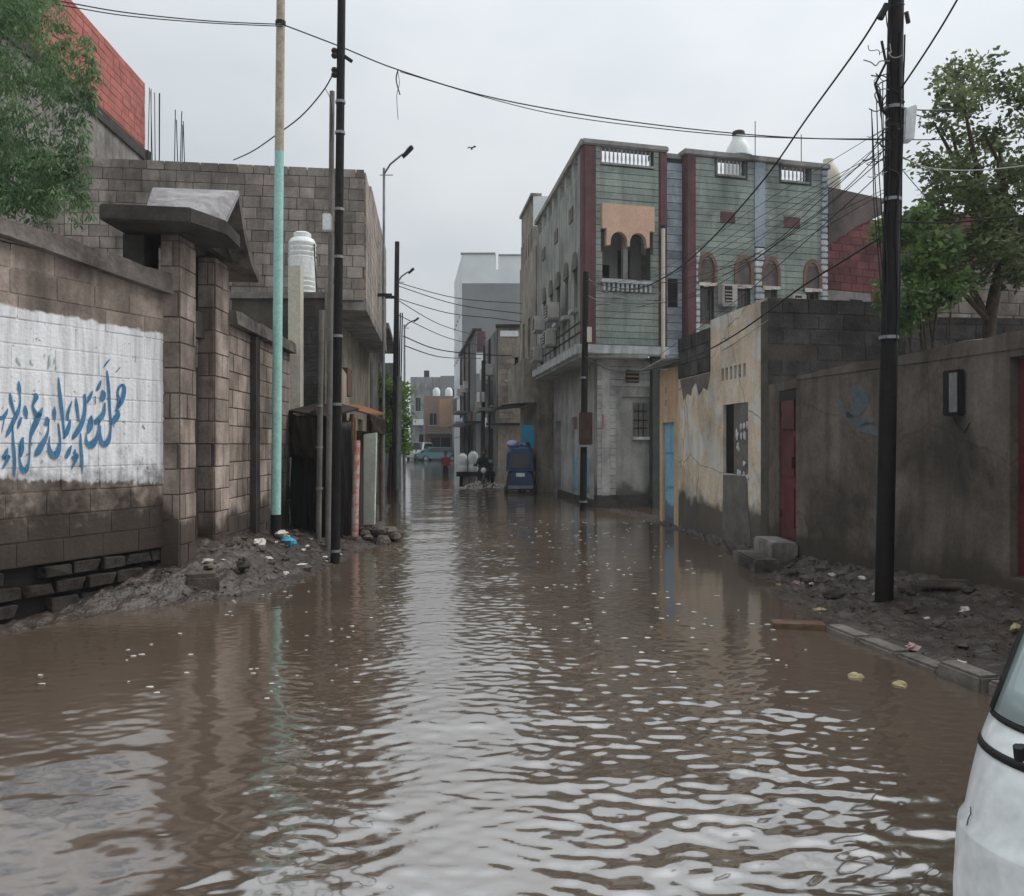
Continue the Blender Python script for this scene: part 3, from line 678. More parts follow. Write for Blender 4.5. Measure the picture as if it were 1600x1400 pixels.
# ---- block wall beyond the gate
w2 = thing('block_wall', 'bare brown block wall with sloping coping between gate and teal pole', 'wall', (-3.5, 11.6, 0))
f = Fr((-3.41, 10.0), (-3.55, 13.25))
core(w2, 'mortar', f, .001, f.len, -.3, 3.0, .2, 'mortar_lt')
blocks(w2, f, 0, f.len, .02, 3.0, 'wallblock', bl=.42, bh=.22, joint=.014, proud=.012)
fpart(w2, 'pilaster', f, .92, 1.12, -.2, 2.98, -.1, .09, 'plinth')
mb = MB(); ts = np.linspace(-.02, f.len, 14); pj = None
for i in range(len(ts) - 1):
    a, b = ts[i], ts[i + 1]; j = [random.uniform(-.015, .015) for _ in range(2)]
    if pj is not None: j[0] = pj
    pj = j[1]
    mb.hexa([f.pt(a, 3.0, .12), f.pt(b, 3.0, .12), f.pt(b, 3.0, -.3), f.pt(a, 3.0, -.3), f.pt(a, 3.17 + j[0], .1), f.pt(b, 3.17 + j[1], .1), f.pt(b, 3.24, -.28), f.pt(a, 3.24, -.28)])
mb.build('coping', 'coping', w2)

# ---- big unfinished block house
bh = thing('block_house', 'tall unfinished grey block house with an overhanging upper storey', 'house', (-5, 18, 0))
ff = Fr((-8.75, 15.18), (-2.83, 16.0))
core(bh, 'wall_core', ff, 0, ff.len - .02, -.3, 6.78, .25, 'mortar_lt', holes=[(ff.len - .62, ff.len, -.3, 4.3)])
nfr = blocks(bh, ff, .55, ff.len - .01, 4.32, 6.84, 'block', bl=.325, bh=.2135, joint=.012, proud=.012, jd=.004)
nfr += blocks(bh, ff, 1.3, ff.len - .63, 3.26, 4.32, 'block', bl=.325, bh=.2135, joint=.012, proud=.012)
b2 = blocks(bh, ff, 0, .55, 2.6, 6.84, 'block', bl=.325, bh=.2135, joint=.012, joined=True, name='block_work')
fpart(bh, 'concrete_beam', ff, 1.2, ff.len - .64, 3.0, 3.24, -.1, .06, 'concrete')
sf = Fr((-2.83, 16.0), (-3.55, 23.4))
core(bh, 'wall_core', sf, .27, sf.len, 4.35, 6.8, .25, 'mortar_lt')
blocks(bh, sf, 0.08, sf.len, 4.36, 6.82, 'block', bl=.4, bh=.205, joint=.012, joined=True, name='block_work')
blocks(bh, sf, 1.6, sf.len, 6.82, 7.03, 'block', bl=.4, bh=.205, joint=.012, joined=True, name='block_work')
fpart(bh, 'floor_slab', sf, 0, sf.len, 4.14, 4.34, -.9, .03, 'concrete')
gfl = Fr((-3.55, 16.3), (-4.0, 23.4))
core(bh, 'ground_floor_wall', gfl, 0, gfl.len, -.3, 4.13, .2, 'beige', holes=[(2.2, 3.1, -.3, 2.1), (4.4, 5.4, -.3, 2.2)])
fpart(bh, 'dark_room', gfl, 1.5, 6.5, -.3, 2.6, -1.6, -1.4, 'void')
fpart(bh, 'shutter_box', gfl, .35, 1.05, 2.55, 3.1, .0, .28, 'wood')
fpart(bh, 'roof_slab', ff, .3, ff.len - .3, 6.1, 6.25, -7.0, -.26, 'concrete')
for k in range(5):
    a = ff.pt(2.46 + .045 * k + random.uniform(-.01, .01), 6.8, -.1); MB().tube([a, a + Vector((random.uniform(-.03, .03), 0, .95 + random.uniform(-.25, .1)))], .009, 5).build('rebar', 'darkmetal', bh)
for (t, z) in ((3.6, 5.05), (5.3, 5.3)):
    fpart(bh, 'drain_spout', sf, t, t + .07, z, z + .07, 0, .35, 'darkmetal')
# ---- red block house behind it
rh = thing('red_block_house', 'upper storey of red painted block on grey concrete behind the block house', 'house', (-12, 20, 0))
rf = Fr((-10.0, 16.3), (-10.42, 23.6))
core(rh, 'wall_core', rf, 0, rf.len, 9.9, 11.74, .2, 'redblock')
blocks(rh, rf, 0, rf.len, 9.98, 11.8, 'redblock', bl=.42, bh=.205, joint=.014, proud=.014, jd=.005)
fpart(rh, 'ring_beam', rf, -.05, rf.len + .02, 9.6, 9.899, -.3, .06, 'plinth')
core(rh, 'lower_wall', rf, 0, rf.len, -.4, 9.6, .2, 'concrete')
rf2 = Fr((-13.5, 16.1), (-10.0, 16.3)); core(rh, 'front_wall', rf2, 0, rf2.len - .21, -.4, 11.7, .2, 'redblock')
fpart(rh, 'column_stub', rf, rf.len - .05, rf.len + .2, 9.0, 9.9, -.15, .12, 'plinth')
for k in range(7):
    a = Vector((-10.36 + .055 * k, 23.7 + random.uniform(-.08, .08), 9.6)); MB().tube([a, a + Vector((random.uniform(-.06, .06), 0, 2.05 + random.uniform(-.12, .08)))], .011, 5).build('rebar', 'darkmetal', rh)

# ---- annex with a cream post, grey blocks and a white tank on top
ax = thing('annex', 'low grey block room with a cream plastered end post in front of block house', 'house', (-3.6, 14.5, 0))
cf = Fr((-3.62, 13.45), (-3.42, 13.45)); fpart(ax, 'cream_post', cf, 0, .2, -.2, 4.45, -.2, 0, 'creamplast')
af = Fr((-4.7, 13.95), (-3.1, 13.95))
core(ax, 'wall_core', af, 0, af.len, -.3, 4.0, .2, 'mortar', holes=[(1.0, 1.55, -.3, 2.05)])
blocks(ax, af, .8, af.len, 2.1, 3.9, 'darkblock', bl=.42, bh=.225, joint=.02, proud=.012)
fpart(ax, 'roof_slab', af, -.05, af.len + .02, 4.0, 4.1, -.9, .06, 'concrete')
pf = Fr((-3.1, 13.75), (-2.86, 13.75)); fpart(ax, 'corner_post', pf, .005, .24, -.2, 4.2, -.22, 0, 'beige')
sf2 = Fr((-2.9, 13.98), (-3.16, 15.9)); core(ax, 'side_wall', sf2, .0, sf2.len, -.3, 2.9, .15, 'beige', holes=[(.5, 1.5, -.3, 2.0)])
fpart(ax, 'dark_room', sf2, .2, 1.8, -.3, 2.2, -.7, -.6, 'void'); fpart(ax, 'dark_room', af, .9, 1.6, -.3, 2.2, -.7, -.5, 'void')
tk = thing('water_tank', 'tall white ribbed water tank on the low roof by the block house', 'tank', (-3.63, 14.4, 4.1))
prof = [(.2, 0), (.235, .03)]
z = .05
while z < .9:
    rib = z < .3 or z > .62
    prof += [(.235, z), (.235, z + .03)] + ([(.222, z + .045), (.222, z + .055)] if rib else [(.233, z + .04)]); z += .085
prof += [(.235, .93), (.2, 1.0), (.14, 1.03)]
MB().lathe((-3.63, 14.4, 4.1), prof, 28).build('tank_body', 'whiteplast', tk, smooth=True)
MB().lathe((-3.63, 14.4, 5.131), [(.15, 0), (.15, .07), (.12, .09)], 20).build('tank_lid', 'whiteplast', tk, smooth=True)
MB().tube([(-3.4, 14.3, 5.0), (-3.37, 14.25, 4.6), (-3.33, 14.2, 4.1), (-3.3, 13.9, 4.02)], .012, 6).build('hose', 'darkmetal', tk)

# ---- tarpaulin shack and market clutter on the left
sh = thing('tarpaulin_shack', 'dark shack hung with black and brown tarpaulin beside the teal pole', 'shack', (-3.0, 12.8, 0))
def drape(fr, t0, t1, z0, z1, d, m, name, parent, folds=9, amp=.06, nx=40, nz_=12, sag=.05, ph=0.):
    vs, fs = [], []
    for j in range(nz_ + 1):
        for i in range(nx + 1):
            t = t0 + (t1 - t0) * i / nx; q = j / nz_
            z = z0 + (z1 - z0) * q - sag * math.sin(math.pi * i / nx) * q
            dd = d + amp * (1.1 - .6 * q) * math.sin(folds * 2 * math.pi * i / nx + ph + 1.3 * math.sin(3 * q + i * .11)) + .02 * math.sin(5 * q + i)
            vs.append(fr.pt(t, z, dd))
    for j in range(nz_):
        for i in range(nx): a = j * (nx + 1) + i; fs.append((a, a + 1, a + nx + 2, a + nx + 1))
    o = MB().add(vs, fs).build(name, m, parent, smooth=True)
    md = o.modifiers.new('thick', 'SOLIDIFY'); md.thickness = .012
    return o
tf = Fr((-3.5, 13.3), (-2.72, 12.6)); drape(tf, 0, tf.len, -.02, 1.98, 0, 'tarp', 'tarpaulin', sh, 7, .05)
drape(tf, -.05, tf.len * .75, 1.35, 2.12, .1, 'browntarp', 'tarpaulin_flap', sh, 4, .04, sag=.12)
MB().slab([(-3.55, 13.2, 2.1), (-2.75, 12.45, 1.98), (-2.5, 13.6, 2.15), (-3.1, 14.0, 2.3)], (0, 0, -.03)).build('roof_sheet', 'browntarp', sh)
for p in ((-2.74, 12.62), (-2.6, 13.5)): MB().tube([(p[0], p[1], -.2), (p[0], p[1], 2.05)], .035, 8).build('post', 'wood', sh)
drape(Fr((-2.72, 12.62), (-2.62, 13.6)), 0, .95, -.02, 1.95, 0, 'tarp', 'tarpaulin', sh, 5, .03)

st = thing('market_stall', 'ramshackle stall of boards under a rusty sheet awning', 'stall', (-2.7, 15, 0))
MB().slab([(-2.95, 14.2, 2.22), (-2.4, 14.1, 2.08), (-2.62, 17.2, 2.2), (-3.2, 17.3, 2.4)], (0, 0, -.03)).build('awning', 'rust', st)
drape(Fr((-2.42, 14.15), (-2.64, 17.2)), 0, 3, 1.75, 2.08, 0, 'browntarp', 'awning_flap', st, 6, .03, sag=.02)
MB().box(-2.72, -2.6, 13.85, 13.9, -.2, 2.0).build('orange_board', 'orange', st)
MB().box(-2.95, -2.72, 14.0, 14.04, -.2, 1.95).build('board', 'wood', st)
for (x, y) in ((-2.5, 14.4), (-2.68, 17.0), (-2.98, 14.3)): MB().tube([(x, y, -.25), (x + .02, y, 2.1)], .035, 8).build('post', 'wood', st)
fpart(st, 'side_screen', Fr((-2.7, 14.6), (-2.8, 17)), 0, 2.3, -.2, 1.8, -.03, 0, 'browntarp')
o = MB().tube([(-2.47, 13.05, -.25), (-2.46, 13.05, .6), (-2.43, 13.06, 1.62)], [.058, .056, .05], 12).build('striped_post', 'pinkpaint', None, smooth=True)
tag(o, 'pink and white flaking post standing in the water beside the stall', 'post')
o = MB().hexa([(-2.4, 13.42, .25), (-2.2, 13.3, .27), (-2.19, 13.35, .27), (-2.39, 13.47, .25), (-2.43, 13.6, 1.72), (-2.2, 13.5, 1.75), (-2.19, 13.55, 1.75), (-2.42, 13.65, 1.72)]).build('leaning_board', 'palegreen', None, bevel=.01)
tag(o, 'pale green board leaning upright on the rubble heap', 'board')
# rubble heap
rp = []
for k in range(26):
    a = random.uniform(0, 6.28); q = random.random() ** .6; x, y = -2.2 + .42 * q * math.cos(a), 13.4 + .6 * q * math.sin(a)
    r = random.uniform(.07, .17); rp.append(rock((x, y, .02 + .24 * (1 - q)), (r, r * .8, r * .6)))
for i, mb in enumerate(rp):
    o = mb.build('rubble_stone', 'stone'); tag(o, 'rough broken stone in the heap at the foot of the pale green board', 'stone', 'rubble heap at the stall')

# ================================================================== RIGHT SIDE
# ---- low rendered wall with red door and red gate
rw = thing('rendered_wall', 'low brown rendered wall along the right bank with a red door and gate', 'wall', (4, 8, 0))
fa = Fr((3.55, 10.37), (5.1, 3.23)); fd = Fr((3.55, 11.52), (3.55, 10.37))
ztopw = lambda t: 2.41 + .03 * t
G0 = (Vector((fa.o)) - Vector((4.28, 7.12))).length
core(rw, 'wall_body', fa, 0, fa.len, -.3, 2.36, .22, 'render', holes=[(G0, G0 + 1.3, .42, 2.3)])
mb = MB(); ts = np.linspace(0, fa.len, 30); pj = None
for i in range(len(ts) - 1):
    a, b = ts[i], ts[i + 1]; j = [random.uniform(-.015, .015) for _ in range(2)]
    if pj is not None: j[0] = pj
    pj = j[1]
    mb.hexa([fa.pt(a, 2.361, .01), fa.pt(b, 2.361, .01), fa.pt(b, 2.361, -.23), fa.pt(a, 2.361, -.23), fa.pt(a, ztopw(a) + j[0], .005), fa.pt(b, ztopw(b) + j[1], .005), fa.pt(b, ztopw(b) + .02, -.22), fa.pt(a, ztopw(a) + .02, -.22)])
mb.build('wall_top', 'render', rw)
core(rw, 'wall_body', fd, 0, fd.len, -.3, 2.38, .2, 'render', holes=[(.46, 1.12, .34, 2.26)])
rd = fpart(rw, 'door', fd, .47, 1.11, .35, 2.25, -.06, -.02, 'reddoor')
for z in (.5, 1.15, 1.75): fpart(rd, 'door_panel', fd, .55, 1.03, z, z + .5, -.019, -.002, 'reddoor')
fpart(rw, 'door_lintel', fd, .47, 1.11, 2.12, 2.25, -.019, .0, 'darkmetal')
fpart(rd, 'door_handle', fd, 1.0, 1.04, 1.25, 1.4, -.019, .02, 'darkmetal')
for z in (.6, 1.9): fpart(rd, 'door_hinge', fd, .47, .53, z, z + .1, -.019, .0, 'darkmetal')
gt = fpart(rw, 'gate', fa, G0 + .01, G0 + 1.29, .43, 2.29, -.12, -.08, 'reddoor')
for t in np.arange(G0 + .1, G0 + 1.2, .16): fpart(gt, 'gate_rib', fa, t, t + .05, .43, 2.29, -.079, -.05, 'reddoor')
sp_ = thing('door_step', 'rough two-tier concrete step below the red door', 'step', (3.3, 10.6, 0))
fpart(sp_, 'upper_step', fd, .38, 1.22, -.1, .33, 0.002, .32, 'concrete', bevel=.02)
fpart(sp_, 'lower_step', fd, .5, 1.5, -.1, .16, .325, .62, 'coping', bevel=.02)
mx_ = thing('meter_box', 'small grey electricity meter box on the rendered wall right of the pole', 'meter box', (4.05, 7.9, 1.79))
tm = (fa.o - Vector((4.11, 7.9))).length
tm += .2
fpart(mx_, 'box_case', fa, tm - .1, tm + .1, 1.82, 2.24, .012, .09, 'darkmetal', bevel=.01)
fpart(mx_, 'box_door', fa, tm + .0, tm + .095, 1.85, 2.21, .091, .1, 'galv')
MB().tube([fa.pt(tm, 1.8, .05), fa.pt(tm + .02, 1.74, .03), fa.pt(tm + .1, 1.66, .02), fa.pt(tm + .16, 1.75, .015)], .005, 5).build('cable', 'cable', mx_)

brush([[(1330, 605, 8), (1345, 618, 26), (1338, 640, 20), (1322, 650, 8)], [(1312, 625, 4), (1320, 645, 10), (1340, 660, 14), (1368, 655, 6)], [(1340, 672, 6), (1355, 668, 18), (1372, 678, 8)]], 'blue_scrawl', 'fadeblue', rw, d=.004, k=1, ox=0, oy=0, fr=fa)
# ---- cream house with dark block side wall
ch = thing('cream_house', 'small flaking cream plastered house with dark block side and broken window', 'house', (4, 12.5, 0))
cf = Fr((3.27, 13.7), (3.55, 11.54)); T = cf.len
def tpx(px, fr):      # wall position seen at image column px
    k = (px - CX) / FPX; return (k * fr.o.y - fr.o.x) / (fr.u.x - k * fr.u.y)
wa, wb = tpx(1130, cf), tpx(1169, cf); va, vb = tpx(1127, cf), tpx(1168, cf)
holes = [(wa, wb, 1.1, 2.18)]
n_v = 6
for k in range(n_v):
    a = va + (vb - va) * k / n_v; holes.append((a, a + (vb - va) / n_v * .62, 2.56, 2.76))
core(ch, 'street_wall', cf, 0, T - .03, -.3, 3.6, .22, 'cream', holes=holes)
fpart(ch, 'window_void', cf, wa - .05, wb + .05, 1.05, 2.2, -.1, -.05, 'void'); fpart(ch, 'vent_void', cf, va - .05, vb + .05, 2.5, 2.8, -.1, -.05, 'void')
inf = MB(); fbox(inf, cf, wa + (wb - wa) * .42, wb, 1.1, 2.18, -.049, -.01)
inf.build('window_infill', 'patch', ch)
for k in range(16):
    t = random.uniform(wa + (wb - wa) * .45, wb - .02); z = random.choice([1.1, 1.12, 1.3, 1.5, 1.7, 1.85]) + random.uniform(-.03, .03); q = cf.pt(t, z, .0)
    MB().ball(q, (.014, random.uniform(.03, .08), random.uniform(.02, .07)), 9, 6, .3).build('plaster_smear', 'quoin', ch)
fprism(ch, 'cement_patch', cf, [(wa, .02), (wa + .02, 1.08), (wb - .03, 1.09), (wb + .01, .6), (wb + .1, .25), (wb + .12, 0.0)], .001, .012, 'patch')
df = Fr((3.55, 11.54), (5.5, 11.95))
core(ch, 'side_wall', df, .0, df.len, -.3, 3.56, .2, 'mortar')
blocks(ch, df, .0, df.len, 2.3, 3.6, 'darkblock', bl=.42, bh=.217, joint=.016, proud=.012, jd=.006, miss=.03)
fpart(ch, 'roof_slab', df, .3, df.len - .1, 3.2, 3.3, -1.9, -.25, 'concrete')
dh = thing('parapet_house', 'low house with stained cream wall below bare dark blocks', 'house', (3.4, 14.5, 0))
pf = Fr((3.07, 15.34), (3.27, 13.7))
core(dh, 'street_wall', pf, 0, pf.len - .003, -.3, 2.75, .22, 'cream')
core(dh, 'parapet_core', pf, 0, pf.len - .003, 2.75, 3.46, .2, 'mortar')
blocks(dh, pf, 0, pf.len - .01, 2.76, 3.5, 'darkblock', bl=.4, bh=.245, joint=.02, proud=.014, jd=.006)
for k, (t, z) in enumerate(((.5, 2.45), (.9, 2.6), (1.3, 2.5))): fprism(dh, 'bare_patch', pf, [(t - .4, 2.74), (t - .2, z - .1), (t, z + .02), (t + .2, z - .04), (t + .35, 2.74)], .001, .006 + .001 * k, 'patch')
oh = thing('ochre_house', 'narrow ochre plastered front with a pale blue door and tin eave', 'house', (3.1, 16, 0))
of = Fr((2.93, 16.5), (3.07, 15.34))
core(oh, 'street_wall', of, 0, of.len - .003, -.3, 3.0, .22, 'ochre', holes=[(.18, .9, -.3, 1.98), (.35, .44, 2.3, 2.42), (.35, .44, 2.55, 2.67)])
bd = fpart(oh, 'door', of, .185, .895, .02, 1.97, -.1, -.05, 'bluedoor')
for z in (.15, .75, 1.4): fpart(bd, 'door_panel', of, .27, .81, z, z + .48, -.049, -.03, 'bluedoor')
fpart(oh, 'vent_void', of, .2, .6, 2.2, 2.8, -.3, -.24, 'void')
MB().slab([of.pt(-.1, 3.02, .35), of.pt(of.len + .1, 3.1, .35), of.pt(of.len + .1, 3.2, -.9), of.pt(-.1, 3.12, -.9)], (0, 0, .03)).build('tin_eave', 'galv', oh)
oe = Fr((4.2, 16.8), (2.93, 16.5)).shift(0); core(oh, 'end_wall', Fr((2.93, 16.5), (4.6, 16.7)), .23, 1.5, -.3, 2.95, .15, 'ochre')

# ---- green corner building
gb = thing('green_corner_building', 'two storey green clad corner building with maroon columns and roof balustrades', 'building', (4, 23, 0))
GF = Fr((1.72, 20.0), (1.72 + .9654 * 6.75, 20.0 + .2607 * 6.75))
GS = Fr((1.72 + SLOPE * 7.3, 27.3), (1.72, 20.0))
ZC, ZT = 3.86, 8.9
def cladding(parent, fr, t0, t1, z0, z1, m, holes=(), pitch=.16, name='cladding_course', proud=.028):
    z = z0
    while z < z1 - .05:
        h = min(pitch, z1 - z); segs = [(t0, t1)]
        for (ha, hb, hc, hd) in holes:
            if hc < z + h - .03 and hd > z + .03:
                ns = []
                for (x, y) in segs:
                    if y <= ha or x >= hb: ns.append((x, y)); continue
                    if x < ha: ns.append((x, ha))
                    if y > hb: ns.append((hb, y))
                segs = ns
        for (a, b) in segs:
            if b - a > .03: fpart(parent, name, fr, a, b, z + .006 + random.uniform(0, .003), z + h - .006, .002, proud + random.uniform(-.004, .004), m)
        z += pitch
tb0, tb1 = .43, 1.82
lw = (.47, 1.74, 5.55, 6.78)                      # loggia opening
core(gb, 'tower_wall', GF, .0, 2.15, ZC, ZT - .14, .25, 'groove', holes=[(tb0, tb1, 8.38, ZT), lw])
cladding(gb, GF, .3, 1.95, ZC + .12, 8.3, 'green', holes=[(.43, 1.8, 6.2, 7.36), lw])
for (a, b) in ((.3, tb0), (tb1, 1.95)): cladding(gb, GF, a, b, 8.3, ZT - .14, 'green')
for (a, b) in ((-.02, .3), (1.95, 2.17)): fpart(gb, 'column', GF, a, b, ZC, ZT - .14, -.2, .07, 'column', bevel=.03)
fpart(gb, 'parapet_cap', GF, -.05, 2.2, ZT - .14, ZT, -.3, .1, 'greyrender', bevel=.03)
def baluster(parent, fr, t0, t1, z0, z1, n):
    bal = fpart(parent, 'balustrade_sill', fr, t0, t1, z0 - .05, z0, -.2, .05, 'greyrender')
    for k in range(n):
        t = t0 + (t1 - t0) * (k + .5) / n; q = fr.pt(t, z0, -.08)
        MB().lathe(q, [(.028, 0), (.028, .03), (.014, .05), (.026, (z1 - z0) * .4), (.014, (z1 - z0) - .08), (.028, (z1 - z0) - .03), (.028, (z1 - z0))], 8).build('baluster', 'quoin', parent, smooth=True)
baluster(gb, GF, tb0, tb1, 8.38, ZT - .14, 13)
# peach hood with two hanging arches
def arch_poly():
    p = [(.43, 7.36), (.43, 6.76), (.54, 6.76), (.54, 6.36), (.62, 6.36)]
    for (c, r) in ((.86, .22), (1.36, .22)):
        p += [(c - r, 6.36)] + [(c - r * math.cos(a), 6.44 + .26 * math.sin(a)) for a in np.linspace(0, math.pi, 11)] + [(c + r, 6.36)]
    return p + [(1.66, 6.36), (1.66, 6.76), (1.79, 6.76), (1.79, 7.36)]
fprism(gb, 'arched_hood', GF, arch_poly(), .0, .14, 'peach')
fpart(gb, 'loggia_back', GF, .3, 1.9, 5.4, 7, -1.0, -.9, 'greyrender')
fpart(gb, 'loggia_floor', GF, .3, 1.9, 5.4, 5.5, -.9, -.26, 'greyrender')
fpart(gb, 'loggia_column', GF, 1.05, 1.17, 5.5, 6.7, -.2, -.06, 'greyrender'); fpart(gb, 'loggia_door', GF, .72, 1.0, 5.5, 6.1, -.899, -.85, 'void')
fpart(gb, 'loggia_door', GF, 1.25, 1.55, 5.5, 6.5, -.899, -.85, 'void')
fpart(gb, 'loggia_sill', GF, .4, 1.8, 5.46, 5.55, -.2, .16, 'cornice')
for k in range(11): fpart(gb, 'sill_bracket', GF, .46 + .12 * k, .52 + .12 * k, 5.27, 5.46, .031, .12, 'cornice')
fpart(gb, 'cornice', GF, -.04, 2.2, ZC - .12, ZC + .1, -.2, .12, 'cornice', bevel=.02)
# recess
RF = GF.shift(-.2)
core(gb, 'recess_wall', RF, 1.9, 3.3, -.3, ZT - .2, .2, 'groove'); cladding(gb, RF, 2.1, 3.2, 3.2, ZT - .3, 'bluestone', pitch=.2, name='stone_course')
fpart(gb, 'recess_cap', RF, 1.9, 3.2, ZT - .2, ZT - .08, -.3, .06, 'greyrender'); fpart(gb, 'recess_window', RF, 2.3, 2.55, 5.0, 5.7, .031, .05, 'void')
# wing
wins = []
for px in (1104, 1161, 1203, 1268): c = tpx(px, GF); wins.append((c - .2, c + .2, 4.6, 6.2))
bals = [(tpx(1120, GF), tpx(1163, GF), 8.36, ZT), (tpx(1220, GF), tpx(1263, GF), 8.36, ZT)]
core(gb, 'wing_wall', GF, 2.7, 6.75, -.3, ZT - .14, .25, 'groove', holes=wins + bals)
acs = [tpx(1132, GF), tpx(1240, GF)]
s0, s1 = tpx(1178, GF), tpx(1194, GF)
whole = [(a, b, c - .1, d + .3) for a, b, c, d in wins]
bigh = [(a - .08, b + .08, 8.28, ZT) for a, b, c, d in bals]
cladding(gb, GF, 2.95, s0, 3.3, ZT - .15, 'green', holes=wins + bigh); cladding(gb, GF, s1, 6.55, 3.3, ZT - .15, 'green', holes=wins + bigh)
fpart(gb, 'column', GF, 2.68, 2.95, -.2, ZT - .05, -.2, .07, 'column', bevel=.03)
fpart(gb, 'pilaster', GF, s0 + .001, s1 - .001, 6.6, ZT - .15, .001, .05, 'bluestone')
z = 3.6
while z < 6.5:
    fpart(gb, 'quoin', GF, s0 + .001 + random.uniform(0, .02), s1 - .001 - random.uniform(0, .02), z + .01, z + .155, .001, .06 + random.uniform(0, .015), 'quoin', bevel=.02); z += .165
z = 3.6
while z < ZT - .3:
    fpart(gb, 'quoin', GF, 6.551, 6.75, z + .01, z + .155, .001, .06, 'quoin' if z < 7 else 'bluestone', bevel=.02); z += .165
z = 3.6
while z < 6.4:
    fpart(gb, 'quoin', GF, 2.951, 3.06, z + .01, z + .155, .031, .07, 'quoin', bevel=.015); z += .165
fpart(gb, 'parapet_cap', GF, 2.62, 5.35, ZT - .14, ZT, -.3, .1, 'greyrender', bevel=.02); fpart(gb, 'parapet_cap', GF, 5.351, 6.8, ZT - .17, ZT - .03, -.3, .1, 'greyrender', bevel=.02)
for (a, b, c, d) in bals: baluster(gb, GF, a, b, 8.36, ZT - .15, 7)
for (a, b, c, d) in wins:
    m_ = (a + b) / 2; outer = [(m_ + .27 * math.cos(t), 5.95 + .42 * math.sin(t)) for t in np.linspace(0, math.pi, 13)]
    inner = [(m_ - .19 * math.cos(t), 5.93 + .33 * math.sin(t)) for t in np.linspace(0, math.pi, 13)]
    fprism(gb, 'window_arch', GF, [(b + .07, 5.55)] + outer + [(a - .07, 5.55), (m_ - .19, 5.55)] + inner + [(m_ + .19, 5.55)], .001, .07, 'brownarch')
    fprism(gb, 'tympanum', GF, [(m_ + .185, 5.6)] + [(m_ + .185 * math.cos(t), 5.93 + .32 * math.sin(t)) for t in np.linspace(0, math.pi, 13)] + [(m_ - .185, 5.6)], -.05, .012, 'archgrey')
    wd = fpart(gb, 'window', GF, a, b, 4.6, 5.55, -.2, -.12, 'brownarch'); fpart(wd, 'pane', GF, a + .05, m_ - .02, 4.7, 5.5, -.119, -.11, 'glass'); fpart(wd, 'pane', GF, m_ + .02, b - .05, 4.7, 5.5, -.119, -.11, 'glass')
    fpart(gb, 'window_ledge', GF, a - .05, b + .05, 5.52, 5.6, .061, .1, 'cream')
for c, w_ in ((tpx(1136, GF), .2), (tpx(1236, GF), .23)): fpart(gb, 'plaque', GF, c - w_, c + w_, 7.15, 7.42, .03, .05, 'column')
fpart(gb, 'wing_roof', GF, 1.7, 6.6, 7.8, 7.9, -6.5, -.3, 'concrete')
# left (street) face
holesS = []; nW = 7; LS = GS.len
for k in range(nW):
    a = .35 + k * (LS - .7) / nW; holesS.append((a, a + .62, 8.3, 8.72))
winS = []
for k in range(5): c = 1.6 + k * 1.2; winS.append((c - .22, c + .22, 4.95, 6.0))
core(gb, 'street_wall', GS, 0, LS - .26, ZC, ZT - .14, .22, 'greengrey', holes=holesS + winS)
fpart(gb, 'parapet_cap', GS, -.05, LS + .04, ZT - .14, ZT - .005, -.28, .08, 'greyrender')
for (a, b, c, d) in winS:
    m_ = (a + b) / 2; outer = [(m_ + .29 * math.cos(t), 6.0 + .4 * math.sin(t)) for t in np.linspace(0, math.pi, 11)]
    fprism(gb, 'window_arch', GS, [(b + .07, 5.95)] + outer + [(a - .07, 5.95)], .001, .05, 'archgrey')
    wd = fpart(gb, 'window', GS, a, b, 4.95, 5.95, -.2, -.1, 'void'); fpart(gb, 'window_ledge', GS, a - .08, b + .08, 4.86, 4.95, .0, .14, 'cornice')
for k, t in enumerate((1.2, 3.4, 5.6)): fpart(gb, 'plaque', GS, t, t + .5, 7.3, 7.65, .001, .03, 'archgrey')
for z in (4.55, 4.85 - .55): fpart(gb, 'string_course', GS, 0, LS - .1, z, z + .03, .001, .02, 'plinth')
for k in range(9): fpart(gb, 'panel_strip', GS, .3 + .75 * k, .36 + .75 * k, 4.1, 4.84, .001, .012, 'plinth')
fpart(gb, 'cornice', GS, -.05, LS - .0, ZC - .12, ZC + .12, -.25, .16, 'cornice', bevel=.02)
fpart(gb, 'jetty_soffit', GS, .0, LS - .02, ZC - .2, ZC - .121, -1.6, .1, 'greyrender')
# ground floor
gg = GF.shift(-.4); gs = GS.shift(-.55)
core(gb, 'ground_wall', gg, .5, 2.15, -.3, ZC - .13, .2, 'greyrender', holes=[(1.15, 1.95, .36, 2.75)])
cladding(gb, gg, .5, .98, .3, 3.0, 'stonecourse', pitch=.165, name='stone_course', proud=.025); cladding(gb, gg, .5, 1.9, 3.0, 3.7, 'stonecourse', pitch=.165, name='stone_course', proud=.025)
fpart(gb, 'recessed_panel', gg, 1.15, 1.95, .36, 2.75, -.18, -.06, 'greyrender')
gw = fpart(gb, 'barred_window', gg, 1.5, 1.85, 1.75, 2.6, -.059, -.03, 'archgrey')
for z in (1.95, 2.15, 2.38): fpart(gw, 'window_bar', gg, 1.5, 1.85, z, z + .03, -.029, -.01, 'darkmetal')
for t in (1.6, 1.73): fpart(gw, 'window_bar', gg, t, t + .02, 1.75, 2.6, -.029, -.012, 'darkmetal')
fpart(gb, 'window_sill', gg, 1.46, 1.9, 1.68, 1.75, -.059, .03, 'cornice')
vt = fpart(gb, 'vent_window', gg, 1.25, 1.6, 3.1, 3.4, .026, .05, 'void')
for k in range(3): fpart(vt, 'louvre', gg, 1.25, 1.6, 3.13 + .1 * k, 3.17 + .1 * k, .051, .07, 'brownarch')
fpart(gb, 'red_sign', gg, .62, .74, 1.95, 2.3, .026, .04, 'redblock')
fpart(gb, 'plinth', gg, .45, 2.15, -.3, .3, -.1, .1, 'plinth')
